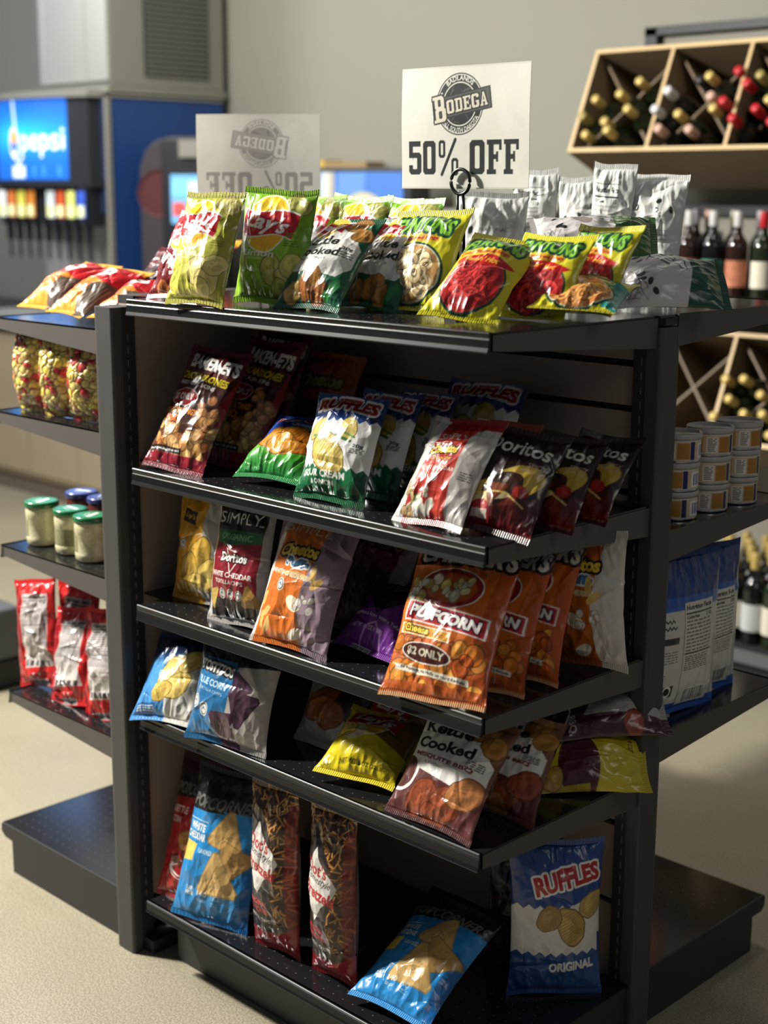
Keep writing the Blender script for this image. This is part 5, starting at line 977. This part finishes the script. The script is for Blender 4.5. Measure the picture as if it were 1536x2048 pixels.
# blue clad side frame of the dispenser
m = MB(); m.box(-3.685, -3.672, 2.60, 3.30, .925, 2.04); m.box(-3.685, -3.665, 2.575, 2.60, .925, 2.05, 1); m.box(-3.685, -3.665, 2.575, 3.3, 2.04, 2.052, 1); tag(m.build('side_screen', [M_blue, M_ssd]), 'tall blue panel with a grey edge closing the side of the soda dispenser', 'panel')
# bean-to-cup style dispenser in front of the blue panel
t = empty('coffee_dispenser', (-3.49, 2.91, .925), .60, 'dark countertop drink dispenser with a small lit touch screen and red roundel', 'drink dispenser')
pr = [(-.18, 0), (.20, 0), (.20, .93), (-.02, .93), (-.10, .91), (-.15, .86), (-.18, .78)]
m = MB(); m.prism(pr, -.17, .05, 'y'); m.build('dispenser_body', mat('taupe_grey_plastic', (58, 53, 56), .55), t, bevel=.01)
m = MB(); m.prism([(-.06, .05), (.19, .05), (.19, .92), (-.06, .92)], -.195, -.17, 'y'); m.build('front_door', mat('near_black_plastic', (30, 32, 40), .35), t, bevel=.008)
m = MB(); m.lathe([(.0005, 0), (.105, 0), (.105, .004), (.115, .006), (.115, 0)], seg=40, mi=0, smooth=False); o = m.build('red_roundel', [mat('dark_red_print', (84, 26, 32), .5)], t); o.location = (-.075, -.171, .66); o.rotation_euler = (math.pi/2, 0, 0)
m = MB(); m.box(-.01, .155, -.212, -.196, .52, .75); s_ = m.build('touch_screen', mat('screen_glow_blue', (110, 170, 214), .3, emit=.85), t)
for i, cc in enumerate([(120, 200, 214), (190, 200, 220), (206, 84, 80), (60, 190, 210)]):
    x, z = (.0+(i % 2)*.076, .655-(i//2)*.10); m = MB(); m.box(x, x+.062, -.215, -.212, z-.0, z+.065); m.build('screen_icon', mat('screen_icon_%d' % i, cc, .3, emit=.9), s_)
m = MB(); m.box(.04, .15, -.23, -.196, .83, .91); m.build('hopper_window', M_ssd, t)
m = MB(); m.box(-.0, .15, -.22, -.196, .40, .46); m.build('outlet', mat('copper_trim', (140, 92, 76), .4), t)
# boxed drink mix display right of it
def d_choc(c, rnd):
    H = c.H; c.a[:] = (70, 120, 200); c.rect(8, H*.5, 26, H*.9, (150, 200, 240)); c.rect(26, 0, 34, H, (200, 206, 200)); c.rect(34, 0, 38, H, (180, 170, 150)); c.poly([(38, 0), (42, H), (66, H), (60, 0)], (120, 160, 220), .6)
    c.ell(64, H*.32, 24, H*.44, (196, 190, 150)); c.ell(64, H*.32, 21, H*.38, (214, 220, 224)); c.text('NESTLE', 62, H*.58, 22, H*.09, (70, 80, 150), bold=.05); c.text('Hot Cocoa', 62, H*.42, 30, H*.12, (190, 80, 90), bold=.03, shear=.3)
t = empty('cocoa_dispenser', (-2.43, 3.03, .925), .30, 'black countertop cocoa machine with a lit blue picture front', 'drink dispenser')
m = MB(); m.box(-.30, .32, -.05, .14, 0, .78); m.build('machine_body', M_dark, t, bevel=.01)
w, h = .56, .36; cv = Cv(w, h, .005, WH); d_choc(cv, random.Random(2)); C, _ = cv.verts(); U, V = np.meshgrid(np.linspace(-w/2, w/2, cv.nu), np.linspace(0, h, cv.nv)); grid_obj('picture_front', np.stack([U+0*V, -.056+0*U, V+.40], -1), C.reshape(cv.nv, cv.nu, 3), M_pic, t)
m = MB(); m.box(-.28, .30, -.12, -.05, .0, .04); m.build('drip_tray', M_ssd, t)
m = MB(); m.box(-2.95, -2.50, 3.20, 3.33, .925, 1.655); tag(m.build('storage_box', M_dark, bevel=.004), 'black box behind the cocoa machine on the worktop', 'box')
m = MB(); m.box(-2.94, -2.80, 3.20, 3.32, 1.657, 1.745); m.box(-2.795, -2.52, 3.20, 3.32, 1.657, 1.735, 1); tag(m.build('carton', [mat('yellow_carton', (214, 178, 84), .6), mat('tan_carton', (166, 140, 96), .6)]), 'yellow and tan carton on top of the black box by the wall', 'carton')
m = MB(); m.box(-1.95, -1.35, 2.9, 3.3, 0, 1.50); m.box(-1.98, -1.32, 2.88, 3.32, 1.502, 1.53, 1); tag(m.build('cooler_cabinet', [M_dark, M_ssd], bevel=.006), 'low dark cooler cabinet with a grey lid against the wall behind the sale sign', 'cabinet')
m = MB(); m.box(-2.4, -1.70, .60, .79, 0, .10); m.box(-2.4, -1.70, .60, .79, .10, .27, 1); tag(m.build('merchandise_bin', [mat('black_bin_base', (26, 27, 29), .5), mat('slate_bin_side', (84, 88, 92), .5)], bevel=.01), 'slate grey bin on a black base on the floor at the far left', 'bin')
